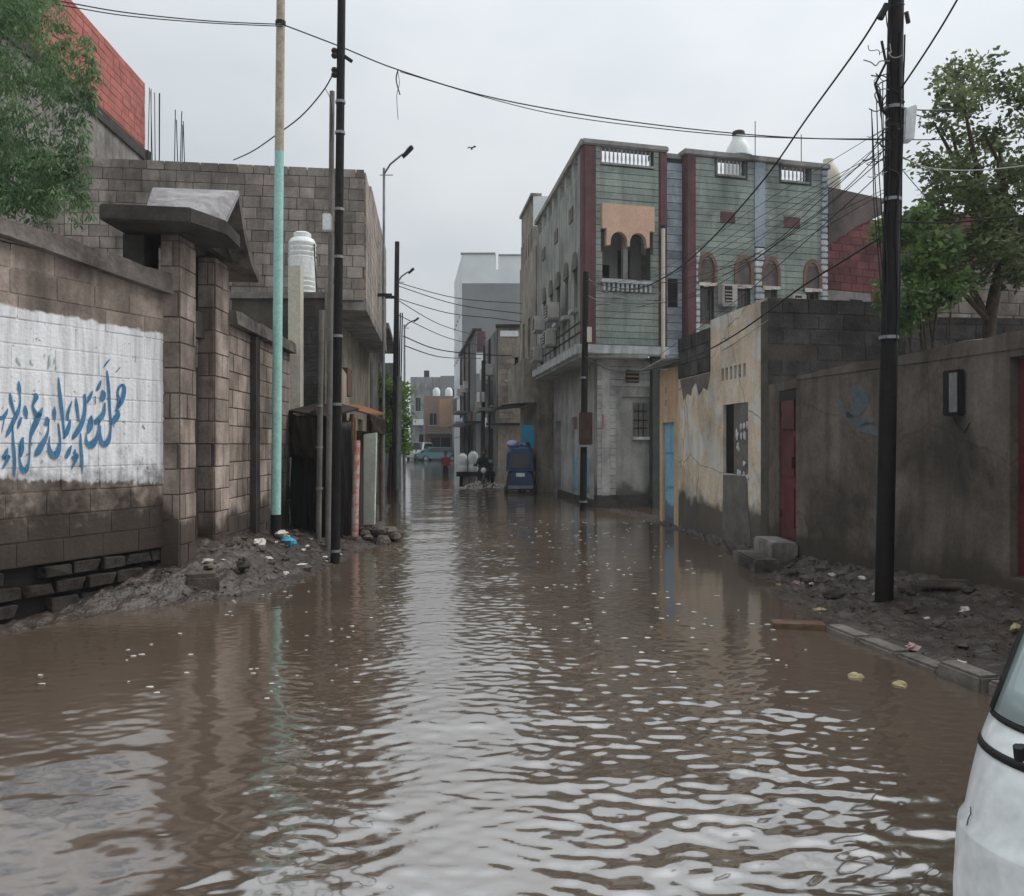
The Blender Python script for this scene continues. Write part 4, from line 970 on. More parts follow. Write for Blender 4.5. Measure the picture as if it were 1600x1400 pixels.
core(gb, 'ground_street_wall', gs, 0, LS - .45, -.3, ZC - .2, .2, 'stonecourse', holes=[(.3, 1.3, -.3, 2.3), (3.1, 3.9, .15, 2.35), (4.7, 5.5, .15, 2.35)])
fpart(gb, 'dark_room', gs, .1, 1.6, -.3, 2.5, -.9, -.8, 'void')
for (a, b) in ((3.1, 3.9), (4.7, 5.5)):
    dr = fpart(gb, 'shutter_door', gs, a, b, .15, 2.35, -.12, -.08, 'quoin'); fpart(dr, 'lower_panel', gs, a + .08, b - .08, .25, 1.2, -.079, -.06, 'bluedoor'); fpart(dr, 'upper_panel', gs, a + .08, b - .08, 2.0, 2.3, -.079, -.06, 'brownarch')
fpart(gb, 'plinth', gs, 1.4, LS - .45, -.3, .14, -.05, .12, 'plinth')
q = GF.pt(2.02, 0, .13); MB().tube([(q.x, q.y, 3.6), (q.x, q.y, 6.85)], .05, 10).build('downpipe', 'creamplast', gb, smooth=True); MB().tube([(q.x, q.y, 6.85), (q.x, q.y, 6.93)], .055, 10).build('pipe_cap', 'darkmetal', gb)

def ac_unit(fr, t, z, d, label, w=.6, h=.42, dp=.3):
    a = thing('air_conditioner', label, 'air conditioner', fr.pt(t, z, d), 'air conditioners on the green building')
    fpart(a, 'casing', fr, t - w / 2, t + w / 2, z, z + h, d, d + dp, 'acwhite', bevel=.015)
    fpart(a, 'grille', fr, t - w / 2 + .06, t + w / 2 - .16, z + .05, z + h - .05, d + dp + .001, d + dp + .02, 'darkmetal')
    for k in range(4): fpart(a, 'grille_slat', fr, t - w / 2 + .06, t + w / 2 - .16, z + .08 + .08 * k, z + .1 + .08 * k, d + dp + .021, d + dp + .03, 'acwhite')
    fpart(a, 'bracket', fr, t - w / 2, t + w / 2, z - .05, z - .001, d - .02, d + dp, 'galv')
ac_unit(GF, tpx(1132, GF), 5.05, .032, 'pale boxy air conditioner between two arched windows of the green wing', .42, .5, .25)
ac_unit(GF, tpx(1240, GF), 4.95, .032, 'pale air conditioner beside the rightmost arched window of green wing', .4, .45, .25)
ac_unit(GS, 4.6, 4.98, .145, 'air conditioner under an arch on the shabby street side, nearest the corner column')
ac_unit(GS, 3.4, 4.4, .02, 'air conditioner on the street side, lowest of the middle pair'); ac_unit(GS, 2.2, 4.98, .145, 'air conditioner on the street side, middle height'); ac_unit(GS, 1.0, 4.2, .02, 'air conditioner on the street side, farthest along the street')

# roof tanks
def roof_tank(c, r, h, m, label, band=True, lid=True):
    t = thing('roof_tank', label, 'tank', c)
    MB().lathe(c, [(r * .9, 0), (r, .05), (r, h * .68), (r * .98, h * .74), (r * .9, h * .81), (r * .76, h * .88), (r * .58, h * .94), (r * .44, h * .98), (r * .42, h + .05)], 24).build('tank_body', m, t, smooth=True)
    if lid: MB().lathe((c[0], c[1], c[2] + h + .051), [(r * .42, 0), (r * .44, .1), (r * .4, .13)], 16).build('tank_lid', 'darkmetal', t, smooth=True)
    if band: MB().lathe((c[0], c[1], c[2] + h * .735), [(r * .985, 0), (r + .012, .02), (r * .98, .05)], 24).build('tank_band', 'tealcar', t)
    return t
p = P(1157, 247, 23.0); roof_tank((p.x, 23.2, 7.9), .4, 2.2, 'whiteplast', 'white roof tank with blue band and dark lid on the green building')
p = P(1298, 280, 25.2); roof_tank((p.x, 25.4, 8.2), .36, 2.0, 'creamplast', 'cream domed roof tank at the right end of the roofline', band=False, lid=False)
for px, h, py in ((1180, 1.0, 247), (1252, .9, 262)):
    p = P(px, py, 22.6); o = MB().tube([(p.x, 22.6, 7.9), (p.x, 22.6, p.z + h)], .012, 5).build('roof_mast', 'darkmetal'); tag(o, 'thin upright metal rod on the green roof, %s' % ('beside the white tank' if px < 1200 else 'over the right balustrade'), 'mast')

# ---- maroon block house right of it, pale block house behind the tree
mh = thing('maroon_house', 'maroon painted block house with a grey upper end behind the dark wall', 'house', (10, 25, 0))
m1 = Fr((8.45, 22.3), (13.4, 24.3))
core(mh, 'wall_core', m1, 0, m1.len, -.3, 7.7, .2, 'maroonblock', holes=[(.75, 1.2, 4.7, 5.5)])
zt_m = lambda t: 7.75
blocks(mh, m1, .0, m1.len, 5.72, 7.75, 'maroonblock', bl=.42, bh=.21, joint=.016, proud=.014)
fprism(mh, 'grey_upper_wall', m1, [(0, 8.45), (0, 6.9), (1.0, 7.5), (1.9, 7.9), (1.9, 8.35)], .02, .05, 'darkbrown'); fpart(mh, 'grey_side_wall', m1, .0, 1.5, 4, 5.7, .001, .025, 'greyrender')
fpart(mh, 'dark_window', m1, .75, 1.2, 4.7, 5.5, .026, .03, 'void')
fpart(mh, 'roof_edge', m1, 2.0, m1.len, 7.751, 7.86, -.25, .05, 'concrete')
m2 = Fr((9.4, 19.2), (13.6, 20.4)); lb = thing('low_block_house', 'low maroon brick annexe with a flat roof behind the leafy tree', 'house', (11, 20, 0))
core(lb, 'wall_core', m2, 0, m2.len, -.3, 6.9, .2, 'maroonblock'); blocks(lb, m2, 0, m2.len, 4.6, 6.9, 'maroonblock', bl=.42, bh=.21, joint=.016, proud=.014)
fpart(lb, 'roof_edge', m2, -.05, m2.len, 6.901, 7.0, -.25, .05, 'concrete')
pb = thing('pale_block_house', 'pale bare block wall of a house showing under the leafy tree', 'house', (8.5, 14, 0))
m3 = Fr((6.3, 13.6), (10.5, 14.6))
core(pb, 'wall_core', m3, 0, m3.len, -.3, 4.55, .2, 'mortar_lt'); blocks(pb, m3, 0, m3.len, 2.9, 4.6, 'block', bl=.42, bh=.21, joint=.014, proud=.012)
dw = thing('dark_yard_wall', 'dark blackened block wall under the tree behind the rendered wall', 'wall', (6.5, 11.8, 0))
m4 = Fr((5.5, 11.95), (9.5, 12.3)); core(dw, 'wall_core', m4, 0, m4.len, -.3, 3.35, .2, 'mortar'); blocks(dw, m4, 0, m4.len, 2.2, 3.4, 'darkblock', bl=.42, bh=.217, joint=.016, proud=.012)
o = MB().tube([(5.2, 7.4, 2.62), (5.9, 7.9, 2.72), (6.6, 8.6, 2.8)], .07, 10).build('rolled_tarpaulin', 'quoin', None, smooth=True); tag(o, 'rolled pale tarpaulin resting over the rendered wall at the right edge', 'tarpaulin')

# ================================================================== FAR BUILDINGS
def house(name, label, fx0, fx1, y, ztop, depth, m, side_m=None, wins=(), parapet=None, cat='building', skew=0.):
    """fx0..fx1: front edge in metres, facing the camera; the street side is its left side"""
    t = thing(name, label, cat, ((fx0 + fx1) / 2, y, 0))
    fr = Fr((fx0, y), (fx1, y + skew)); sd_ = Fr((fx0 + SLOPE * depth, y + depth), (fx0, y))
    hs = [(a, b, c, d) for (s, a, b, c, d) in wins if s == 'f']; hl = [(a, b, c, d) for (s, a, b, c, d) in wins if s == 's']
    core(t, 'front_wall', fr, .0, fr.len, -.3, ztop, .25, m, holes=hs); core(t, 'street_wall', sd_, 0, sd_.len - .26, -.3, ztop, .25, side_m or m, holes=hl)
    fpart(t, 'roof', fr, .1, fr.len - .1, ztop - .6, ztop - .5, -depth, -.26, 'concrete')
    for f_, lst in ((fr, hs), (sd_, hl)):
        for (a, b, c, d) in lst:
            wd = fpart(t, 'window', f_, a, b, c, d, -.22, -.16, 'void'); fpart(wd, 'sill', f_, a - .08, b + .08, c - .08, c - .001, -.02, .08, 'cornice')
            fpart(wd, 'mullion', f_, (a + b) / 2 - .03, (a + b) / 2 + .03, c, d, -.159, -.13, 'galv')
    return t, fr, sd_
# tall grey block
wt = [('s', 1 + 2.2 * k, 1.7 + 2.2 * k, 2.2 + 3 * j, 3.7 + 3 * j) for k in range(4) for j in range(4)]
t, fr, sd_ = house('tall_grey_building', 'tall plain grey building with a white top band at the street end', -3.6, 1.6, 60, 13.2, 10.5, 'fargrey', 'farwhite', wt)
core(t, 'white_band', fr, -.0, fr.len, 13.2, 15.3, .25, 'farwhite', holes=[(2.45, 2.6, 14.2, 15.31)]); core(t, 'white_band', sd_, 0, sd_.len - .26, 13.2, 15.3, .25, 'farwhite')
fpart(t, 'band_cap', fr, -.1, 2.4, 15.301, 15.4, -.3, .08, 'fargrey'); fpart(t, 'band_cap', fr, 2.65, fr.len, 15.2, 15.28, -.3, .08, 'fargrey')
# stained house next to the green building
t, fr, sd_ = house('stained_house', 'dirty beige house with a white roof room beside the green building', .83, 4.5, 27.45, 8.2, 4.3, 'beige', 'beige', [('s', .8, 1.3, 4.6, 6), ('s', 2.2, 2.7, 4.6, 6), ('s', .6, 1.6, -.3, 2.2), ('s', 2.4, 3.4, -.3, 2.2)])
r0 = Fr((.3, 31.2), (1.0, 28.6)); core(t, 'roof_room', Fr((.36, 31.5), (.72, 28.6)), 0, 2.6, 8.2, 10.1, .2, 'beige'); core(t, 'roof_room_front', Fr((.72, 28.6), (2.2, 28.6)), .01, 1.4, 8.2, 10.1, .2, 'farwhite', holes=[(.35, .6, 8.7, 9.4)])
fpart(t, 'roof_room_cap', Fr((.36, 31.5), (.72, 28.6)), -.05, 2.95, 10.101, 10.2, -.3, .08, 'greyrender')
fpart(t, 'jetty', sd_, 0, sd_.len, 2.95, 4.4, .001, .45, 'beige'); MB().slab([sd_.pt(.1, 2.9, 1.1), sd_.pt(3.6, 2.9, 1.1), sd_.pt(3.6, 3.0, .1), sd_.pt(.1, 3.0, .1)], (0, 0, -.05)).build('awning', 'tarp', t)
for k in range(6): fpart(t, 'parapet_post', sd_, .3 + .6 * k, .45 + .6 * k, 8.2, 9.0, -.2, 0, 'beige')
# two shabby houses further along
t, fr, sd_ = house('beige_block_house', 'narrow beige and grey block house with a flat roof farther up the street', -.62, 2.4, 36.5, 6.7, 6.5, 'beige', 'fardark', [('f', .4, .9, 4.4, 5.4), ('s', 1, 1.8, 3.4, 4.6), ('s', 3.5, 4.3, 3.4, 4.6), ('s', .6, 1.8, -.3, 2.3), ('s', 3, 4.4, -.3, 2.3)])
blocks(t, fr, .02, .75, 2.7, 5.4, 'block', bl=.45, bh=.24, joint=.02, proud=.02)
for k in range(2): fpart(t, 'wall_unit', sd_, 1.2 + 2.6 * k, 1.9 + 2.6 * k, 4.8, 5.3, .001, .35, 'acwhite'); fpart(t, 'drain_pipe', sd_, .2 + 2.9 * k, .3 + 2.9 * k, 0, 6.6, .001, .1, 'darkmetal')
fpart(t, 'balcony', sd_, 2.4, 5.4, 3.1, 3.22, .001, .7, 'concrete'); fpart(t, 'balcony_rail', sd_, 2.4, 5.4, 3.221, 4.0, .62, .68, 'beige'); fpart(t, 'shop_sign', sd_, .6, 2.4, 2.45, 2.9, .001, .1, 'farwhite')
fpart(t, 'awning_slab', fr, -.5, 1.0, 2.4, 2.5, .001, .7, 'darkmetal'); fpart(t, 'white_sign', fr, -.0 + .1, .9, 6.3, 6.55, .001, .06, 'farwhite'); fpart(t, 'roof_edge', fr, -.1, fr.len, 6.701, 6.82, -.3, .15, 'darkmetal')
t, fr, sd_ = house('grey_shop_house', 'grey shop house with a maroon strip and white panel up the street', -1.95, 1.0, 45, 7.7, 13, 'fargrey', 'fardark', [('f', .6, 1.1, 3.6, 5), ('s', 2, 3, 3.4, 4.8), ('s', 6, 7, 3.4, 4.8), ('s', 1, 2.6, -.3, 2.4), ('s', 5, 7, -.3, 2.4), ('s', 9, 11, -.3, 2.4)])
fpart(t, 'maroon_strip', fr, .05, .5, 6.6, 7.69, .001, .05, 'column'); fpart(t, 'white_panel', fr, .02, .6, 5.4, 6.5, .001, .06, 'farwhite'); fpart(t, 'awning', fr, -.6, 1.2, 2.7, 2.8, .001, 1.2, 'darkmetal')
fpart(t, 'awning', sd_, 1, 12, 2.75, 2.85, .001, 1.0, 'galv')
for k in range(4): fpart(t, 'shop_sign', sd_, 1.2 + 2.6 * k, 2.8 + 2.6 * k, 2.9, 3.35 + .1 * (k % 2), .001, .12, ('farwhite', 'signblue', 'fardark', 'column')[k])
for k in range(3): fpart(t, 'drain_pipe', sd_, .3 + 4.1 * k, .42 + 4.1 * k, 0, 7.6, .001, .1, 'darkmetal')
for k in range(3): fpart(t, 'wall_unit', sd_, 1 + 3.4 * k, 1.7 + 3.4 * k, 4.9, 5.35, .001, .35, 'acwhite')
fpart(t, 'roof_edge', sd_, -.1, sd_.len, 7.701, 7.85, -.3, .2, 'darkmetal'); fpart(t, 'balcony', sd_, 3.5, 7.5, 3.5, 3.62, .001, .8, 'concrete'); fpart(t, 'balcony_rail', sd_, 3.5, 7.5, 3.621, 4.4, .72, .78, 'fardark')
fpart(t, 'blue_shopfront', fr, .3, .9, .4, 1.9, .001, .04, 'signblue')
# closing buildings
t, fr, sd_ = house('pale_far_house', 'pale grey flat roofed house closing the far end of the street', -12.2, -7.2, 100, 9.7, 8, 'fargrey2', 'fargrey2', [('f', 1.6, 2.2, 5.6, 7.2), ('f', 2.8, 3.4, 5.6, 7.2), ('f', .6, 1.2, 5.6, 7.2), ('f', 1, 3.6, .2, 2.8)])
fpart(t, 'roof_box', fr, 1.6, 2.2, 9.701, 10.5, -.8, -.2, 'darkmetal'); fpart(t, 'balcony', fr, .4, 3.6, 3.9, 4.6, .001, 1, 'farwhite')
t, fr, sd_ = house('brown_far_house', 'brown and orange block at the far street end with white tanks on top', -9.0, -5.6, 86, 6.6, 9, 'farbrown', 'farbrown', [('f', .5, 1.2, 3.6, 4.8), ('f', .6, 2.6, .2, 2.3)])
fpart(t, 'orange_panel', fr, 1.5, 3.0, 3.4, 6.3, .001, .05, 'farorange'); fpart(t, 'awning', fr, .2, 3.3, 2.7, 2.8, .001, 1.4, 'galv')
for k in range(2):
    x = -7.9 + 1.3 * k; tk = thing('roof_tank', ['left', 'right'][k] + ' one of two small white tanks on the brown far house', 'tank', (x, 87, 6.1), 'white tanks on the brown far house')
    MB().lathe((x, 87, 6.1), [(.36, 0), (.38, .05), (.38, 1.1), (.3, 1.3), (.15, 1.38)], 14).build('tank_body', 'whiteplast', tk, smooth=True); MB().lathe((x, 87, 7.481), [(.17, 0), (.17, .07)], 12).build('tank_lid', 'whiteplast', tk)
house('green_edge_house', 'dull green house squeezed between brown house and tall grey building', -5.5, -4.2, 80, 6.3, 8, 'greengrey', 'greengrey', [('f', .3, .9, 3.4, 4.6)])
house('grey_flat_house', 'grey concrete house behind the brown far house', -8.3, -5.5, 97, 9.6, 6, 'fargrey', 'fargrey', [('f', 1, 1.7, 6.6, 8)])
# left row far along the street
house_l = thing('left_row_house', 'low grey house on the left beyond the green street tree', 'house', (-6, 34, 0))
lf = Fr((-4.4, 31), (-7.8, 58)); core(house_l, 'street_wall', lf, 0, lf.len, -.3, 4.6, .25, 'fargrey2', holes=[(3 + 4 * k, 4.2 + 4 * k, -.3, 2.3) for k in range(5)]); core(house_l, 'end_wall', Fr((-8, 31), (-4.4, 31)), 0, 3.4, -.3, 4.6, .25, 'fargrey2')
fpart(house_l, 'dark_room', lf, 1, lf.len - 1, -.3, 2.6, -.9, -.8, 'void')
hl2 = thing('left_end_house', 'grey house far down the left side of the street', 'house', (-9, 70, 0))
lf2 = Fr((-8.0, 59), (-11.5, 88)); core(hl2, 'street_wall', lf2, 0, lf2.len, -.3, 6, .25, 'fargrey', holes=[(3 + 5 * k, 4.5 + 5 * k, 3.4, 4.8) for k in range(5)]); core(hl2, 'end_wall', Fr((-12, 59), (-8, 59)), 0, 3.7, -.3, 6, .25, 'fargrey'); fpart(hl2, 'dark_room', lf2, 1, lf2.len - 1, 3, 5, -.7, -.6, 'void')
hl3 = thing('left_concrete_house', 'bare concrete house with rooftop slab just past the block house', 'house', (-5, 26, 0))
lf3 = Fr((-4.05, 24), (-4.75, 30.6)); core(hl3, 'street_wall', lf3, 0, lf3.len, -.3, 4.9, .25, 'concrete', holes=[(1, 2, -.3, 2.2), (3.5, 4.5, 3.2, 4.3)]); core(hl3, 'end_wall', Fr((-7, 24), (-4.05, 24)), 0, 2.7, -.3, 4.9, .25, 'concrete'); fpart(hl3, 'dark_room', lf3, .5, 5, -.3, 4.4, -.9, -.8, 'void')
fpart(hl3, 'roof_slab', lf3, -.2, lf3.len, 4.901, 5.05, -2, .5, 'concrete')
o = MB().box(.32, .72, 27.3, 27.38, 1.45, 2.2).build('hanging_sign', 'signblue'); tag(o, 'bright blue sign panel hung by the dark awning up the street', 'sign')

# ================================================================== KERB, STEPS, LITTER
kb = thing('kerb', None, None, (2.85, 5.8, 0)); tag(kb, kind='structure')
kp = [(2.62, 6.95), (2.7, 6.5), (2.78, 6.05), (2.86, 5.62), (2.94, 5.2), (3.04, 4.78), (3.12, 4.3), (3.2, 3.8), (3.28, 3.3)]
for i in range(len(kp) - 1):
    f = Fr(kp[i], kp[i + 1]); j = random.uniform(-.02, .02)
    fpart(kb, 'kerb_stone', f, .012, f.len - .012, -.2, .075 + j * .6 + (.02 if i > 2 else -.03), -.16 + j, j, 'kerb', bevel=.018)
o = MB().hexa([(2.2, 7.0, -.02), (2.62, 6.92, -.01), (2.66, 7.1, -.01), (2.24, 7.2, -.02), (2.2, 7.0, .045), (2.62, 6.92, .05), (2.66, 7.1, .05), (2.24, 7.2, .045)]).build('floating_plank', 'wood', None, bevel=.008)
tag(o, 'dark wet plank half afloat at the end of the kerb', 'plank')
def crumple(c, r, m, label, cat='litter', group='litter on the banks'):
    mb = MB(); mb.ball((0, 0, 0), 1, 8, 5, .42); a = random.uniform(0, 6.28); ca, sa = math.cos(a), math.sin(a)
    mb.v = [(c[0] + (x * r[0] * ca - y * r[1] * sa), c[1] + (x * r[0] * sa + y * r[1] * ca), c[2] + z * r[2]) for x, y, z in mb.v]
    o = mb.build('litter_scrap', m); tag(o, label, cat, group); return o
for k in range(24):
    y = random.uniform(5.2, 9.6); q = random.uniform(.08, .85); x = interp(y, RS_Y, RS_X) * (1 - q) + interp(y, RW_Y, RW_X) * q; r = random.uniform(.02, .05)
    mm = random.choice(['litter_w', 'stone', 'litter_w', 'stone', 'litter_y', 'litter_p', 'litter_w', 'stone'])
    nm = {'litter_w': 'white', 'litter_y': 'yellowish', 'litter_p': 'pink', 'stone': 'muddy'}[mm]
    crumple((x, y, bank_h(1, x, y) + r * .3), (r * 1.5, r, r * .7), mm, 'small crumpled %s scrap of litter on the right mud bank' % nm, group='%s litter on the right bank' % nm)
for k in range(30):
    y = random.uniform(8.8, 12.2); q = random.uniform(.1, .9); x = interp(y, LS_Y, LS_X) * (1 - q) + interp(y, LW_Y, LW_X) * q; r = random.uniform(.015, .045)
    mm = random.choice(['litter_w', 'stone', 'stone', 'litter_w']); nm = {'litter_w': 'white', 'stone': 'muddy'}[mm]
    crumple((x, y, bank_h(-1, x, y) + r * .3), (r * 1.6, r, r * .6), mm, 'small crumpled %s scrap of litter on the left mud bank' % nm, group='%s litter on the left bank' % nm)
for k, (x, y) in enumerate(((2.3, 5.55), (2.5, 5.35))): crumple((x, y, .0), (.05, .035, .025), 'litter_y', 'pale yellow scrap floating beside the kerb, %s one' % ('farther', 'nearer')[k], group='scraps floating by the kerb')
y = 10.9; x = -2.93; crumple((x, y, bank_h(-1, x, y) + .05), (.13, .09, .075), 'litter_b', 'bright blue plastic bag on the mud by the teal pole', 'bag', None)
x = -3.1; crumple((x, 11.15, bank_h(-1, x, 11.15) + .05), (.14, .09, .06), 'litter_w', 'whitish torn bag behind the blue plastic bag', 'bag', None)
x, y = -3.05, 10.0; crumple((x, y, bank_h(-1, x, y) + .04), (.06, .14, .06), 'litter_w', 'pale dented bottle lying on the mud below the block wall', 'bottle', None)
for k in range(16):
    y = random.uniform(7.2, 11.4); q = random.uniform(.3, .9); x = interp(y, RS_Y, RS_X) * (1 - q) + interp(y, RW_Y, RW_X) * q; r = random.uniform(.05, .12)
    o = rock((x, y, bank_h(1, x, y) + r * .15), (r, r * .8, r * .5)).build('bank_stone', 'stone'); tag(o, 'rough stone lying on the muddy right bank', 'stone', 'stones on the right bank')
for k in range(18):
    y = random.uniform(8.2, 12.5); q = random.uniform(.15, .9); x = interp(y, LS_Y, LS_X) * (1 - q) + interp(y, LW_Y, LW_X) * q; r = random.uniform(.035, .09)
    o = rock((x, y, bank_h(-1, x, y) + r * .15), (r, r * .8, r * .5)).build('bank_stone', 'stone'); tag(o, 'rough stone lying on the muddy left bank', 'stone', 'stones on the left bank')
o = MB().hexa([(3.75, 7.7, .22), (4.15, 7.5, .24), (4.2, 7.62, .24), (3.8, 7.85, .22), (3.75, 7.7, .30), (4.15, 7.5, .32), (4.2, 7.62, .32), (3.8, 7.85, .30)]).build('stone_slab', 'stone', None, bevel=.02); tag(o, 'flat broken slab on the bank under the meter box', 'slab')

# clods and gravel that nobody could count
def gravel(side, name, n, y0, y1, label, m):
    mb = MB()
    for k in range(n):
        y = random.uniform(y0, y1); q = random.random() ** (.6 if side > 0 else 1)
        wx, sx = (interp(y, RW_Y, RW_X), interp(y, RS_Y, RS_X)) if side > 0 else (interp(y, LW_Y, LW_X), interp(y, LS_Y, LS_X))
        x = sx + (wx - sx) * (q * 1.02 - .03); r = random.uniform(.005, .017) * (2.2 if random.random() < .08 else 1)
        mb.ball((x, y, bank_h(side, x, y) + r * .1), (r * random.uniform(.8, 1.6), r, r * .6), 5, 4, .35)
    o = mb.build(name, m); tag(o, label, 'gravel', kind='stuff')
gravel(1, 'gravel', 800, 4.5, 12, 'dark wet gravel and clods on the right bank', 'stone'); gravel(-1, 'gravel', 900, 8, 13, 'dark wet gravel and clods on the left bank', 'stone')
mb = MB()
for k in range(190):
    y = random.uniform(5.5, 17); x = random.uniform(-.6, 1) * (.6 + .05 * y) + .9 + random.gauss(0, .5); x = min(x, interp(y, RS_Y, RS_X) - .1); r = random.uniform(.006, .02)
    mb.ball((x, y, .004), (r * 1.6, r, .004), 6, 4, .3)
for k in range(50):
    y = random.uniform(5, 9); x = random.uniform(-3.2, -1); x = max(x, interp(y, LS_Y, LS_X) + .1); r = random.uniform(.006, .016); mb.ball((x, y, .004), (r * 1.6, r, .004), 6, 4, .3)
o = mb.build('floating_flecks', 'litter_w'); tag(o, 'pale flecks of foam and straw floating on the brown water', 'foam', kind='stuff')

# ================================================================== POLES AND LAMPS
def smooth_pts(pts, n=6):
    out = []
    for i in range(len(pts) - 1):
        p0, p1, p2, p3 = pts[max(i - 1, 0)], pts[i], pts[i + 1], pts[min(i + 2, len(pts) - 1)]
        for q in range(n):
            t = q / n; out.append(.5 * ((2 * p1) + (p2 - p0) * t + (2 * p0 - 5 * p1 + 4 * p2 - p3) * t * t + (3 * p1 - p0 - 3 * p2 + p3) * t ** 3))
    out.append(pts[-1]); return out

def line_pole(name, label, base, top, r0, r1, m, n=14, cat='pole'):
    t = thing(name, label, cat, base); b, e = Vector(base), Vector(top)
    return t, lambda q: b.lerp(e, q)
# teal and cream pole
b = Vector((-3.17, 11.15, .12)); e = Vector((-3.09, 11.15, 8.4)); tp = thing('teal_pole', 'teal painted metal pole, cream towards the top, on the left mud bank', 'pole', b)
zc = (EYE + (695 - 237) / 1300 * 11.15 - b.z) / (e.z - b.z)
L_ = lambda q: b.lerp(e, q)
MB().tube([L_(0.0), L_(.06)], [.07, .068], 16).build('black_foot', 'rubber', tp, smooth=True)
MB().tube([L_(.0601), L_(zc)], [.066, .06], 16).build('lower_shaft', 'teal', tp, smooth=True); MB().tube([L_(zc + .0001), L_(1)], [.0595, .055], 16).build('upper_shaft', 'polecream', tp, smooth=True)
MB().tube([L_(.852), L_(.858)], [.07, .07], 12).build('cable_collar', 'darkmetal', tp)
# black pole with conduit
b2 = Vector((-2.31, 10.85, -.3)); e2 = Vector((-2.215, 10.85, 8.0)); bp_ = thing('black_pole', 'tall black metal utility pole standing in the water on the left', 'pole', b2)
MB().tube([b2, e2], [.062, .052], 16).build('shaft', 'polered', bp_, smooth=True)
for z in (2.06, 2.95, 3.98, 4.6, 5.6, 6.0, .15): q = b2.lerp(e2, (z + .3) / 8.3); MB().tube([q, q + Vector((0, 0, .035))], .066, 14).build('clamp_band', 'galv', bp_)
q = P(512, 348, 10.85); MB().box(q.x - .06, q.x + .05, 10.8, 10.9, q.z - .11, q.z + .11).build('junction_box', 'whiteplast', bp_, bevel=.01)
q = P(521, 110, 10.85)
for dz in (-.1, .15): MB().lathe((q.x + .02, 10.82, q.z + dz), [(.03, 0), (.045, .03), (.03, .06), (.045, .09), (.03, .12)], 10).build('insulator', 'darkmetal', bp_)
q = P(545, 90, 10.85); MB().tube([(q.x - .06, 10.85, q.z + .02), (q.x + .04, 10.85, q.z - .05)], .025, 8).build('cable_clamp', 'darkmetal', bp_)
# thinner pipe behind it, and a grey pipe
bx_ = P(519, 143, 11.6); o = MB().tube([(bx_.x - .06, 11.6, -.3), (bx_.x - .03, 11.6, 3), (bx_.x, 11.6, bx_.z)], [.042, .04, .036], 12).build('conduit_pipe', 'greypipe', None, smooth=True); tag(o, 'slim grey conduit pipe just left of the black pole', 'pipe')
bx_ = P(503, 485, 12.1); by_ = P(497, 855, 12.1); gp = thing('grey_pipe_post', 'bent grey pipe post in front of the tarpaulin shack', 'post', (by_.x, 12.1, -.2))
MB().tube([(by_.x, 12.1, -.25), (by_.x + .03, 12.1, 2.0), (bx_.x, 12.1, bx_.z)], .04, 12).build('shaft', 'greypipe', gp, smooth=True)
for z in (.9, 1.5, 2.1): MB().tube([(by_.x + .02, 12.1, z), (by_.x + .02, 12.1, z + .03)], .052, 12).build('clamp_band', 'galv', gp)
q = P(518, 765, 12.0); o = drape(Fr((q.x - .07, 12.0), (q.x + .07, 12.0)), 0, .14, q.z - .18, q.z + .22, 0, 'teal', 'hanging_cloth', None, 2, .015, 10, 6); tag(o, 'small pale teal cloth hanging beside the black pole', 'cloth')
# dark green pole farther along
b3 = Vector((-3.55, 25, -.3)); e3 = Vector((-3.45, 25, 7.65)); dp = thing('dark_green_pole', 'dark green pole with a grey lower sleeve far along the left side', 'pole', b3)
MB().tube([b3, e3], [.085, .07], 12).build('shaft', 'darkmetal', dp, smooth=True); MB().tube([(-3.42, 24.93, .2), (-3.38, 24.93, 3.6)], .085, 12).build('grey_sleeve', 'galv', dp, smooth=True)
for k in range(3): MB().tube([(-3.42 + .05 * k, 24.9, 3.6), (-3.4 + .06 * k, 24.9, 5.5)], .02, 6).build('cable_run', 'cable', dp)
# street lamps
def street_lamp(base, top, head, label, rp=.03, ring=True):
    t = thing('street_lamp', label, 'street lamp', base, 'street lamps along the left side')
    top = Vector(top); head = Vector(head); d = head - top
    MB().tube([base, top + Vector((0, 0, .15))], [rp * 1.3, rp], 10).build('post', 'galv', t, smooth=True)
    q1 = top + d * .25 + Vector((0, 0, d.z * .2)); q2 = top + d * .65 + Vector((0, 0, d.z * .08))
    MB().tube([top, q1, q2, top + d * .78], rp * .75, 8).build('arm', 'galv', t, smooth=True)
    MB().tube([top + Vector((-.1, 0, -.02)), top + Vector((.22, 0, -.02))], rp * .4, 6).build('cross_bracket', 'galv', t)
    u = d.normalized(); a0 = top + d * .7; sd2 = Vector((0, 1, 0)); up = u.cross(sd2) * -1
    L = d.length * .38; W = L * .34
    poly = [a0 - sd2 * W * .25, a0 + u * L * .4 - sd2 * W * .5, a0 + u * L * .95 - sd2 * W * .5, a0 + u * L * 1.05, a0 + u * L * .95 + sd2 * W * .5, a0 + u * L * .4 + sd2 * W * .5, a0 + sd2 * W * .25]
    hd = MB().slab(poly, up.normalized() * .07).build('lamp_head', 'darkmetal', t)
    lens = [a0 + u * L * .5 - sd2 * W * .35, a0 + u * L * .9 - sd2 * W * .35, a0 + u * L * .9 + sd2 * W * .35, a0 + u * L * .5 + sd2 * W * .35]
    MB().slab([p - up.normalized() * .004 for p in lens], -up.normalized() * .02).build('lens', 'whiteplast', hd)
p0, p1 = P(598, 268, 20), P(640, 231, 19.6); street_lamp((p0.x - .02, 20.2, -.3), (p0.x, 20.2, p0.z), p1, 'nearest street lamp, its head high against the sky left of centre', .03)
p0, p1 = P(622, 440, 31), P(644, 420, 30.6); street_lamp((p0.x, 31, -.3), p0, p1, 'middle street lamp with its arm beside the dark green pole', .04)
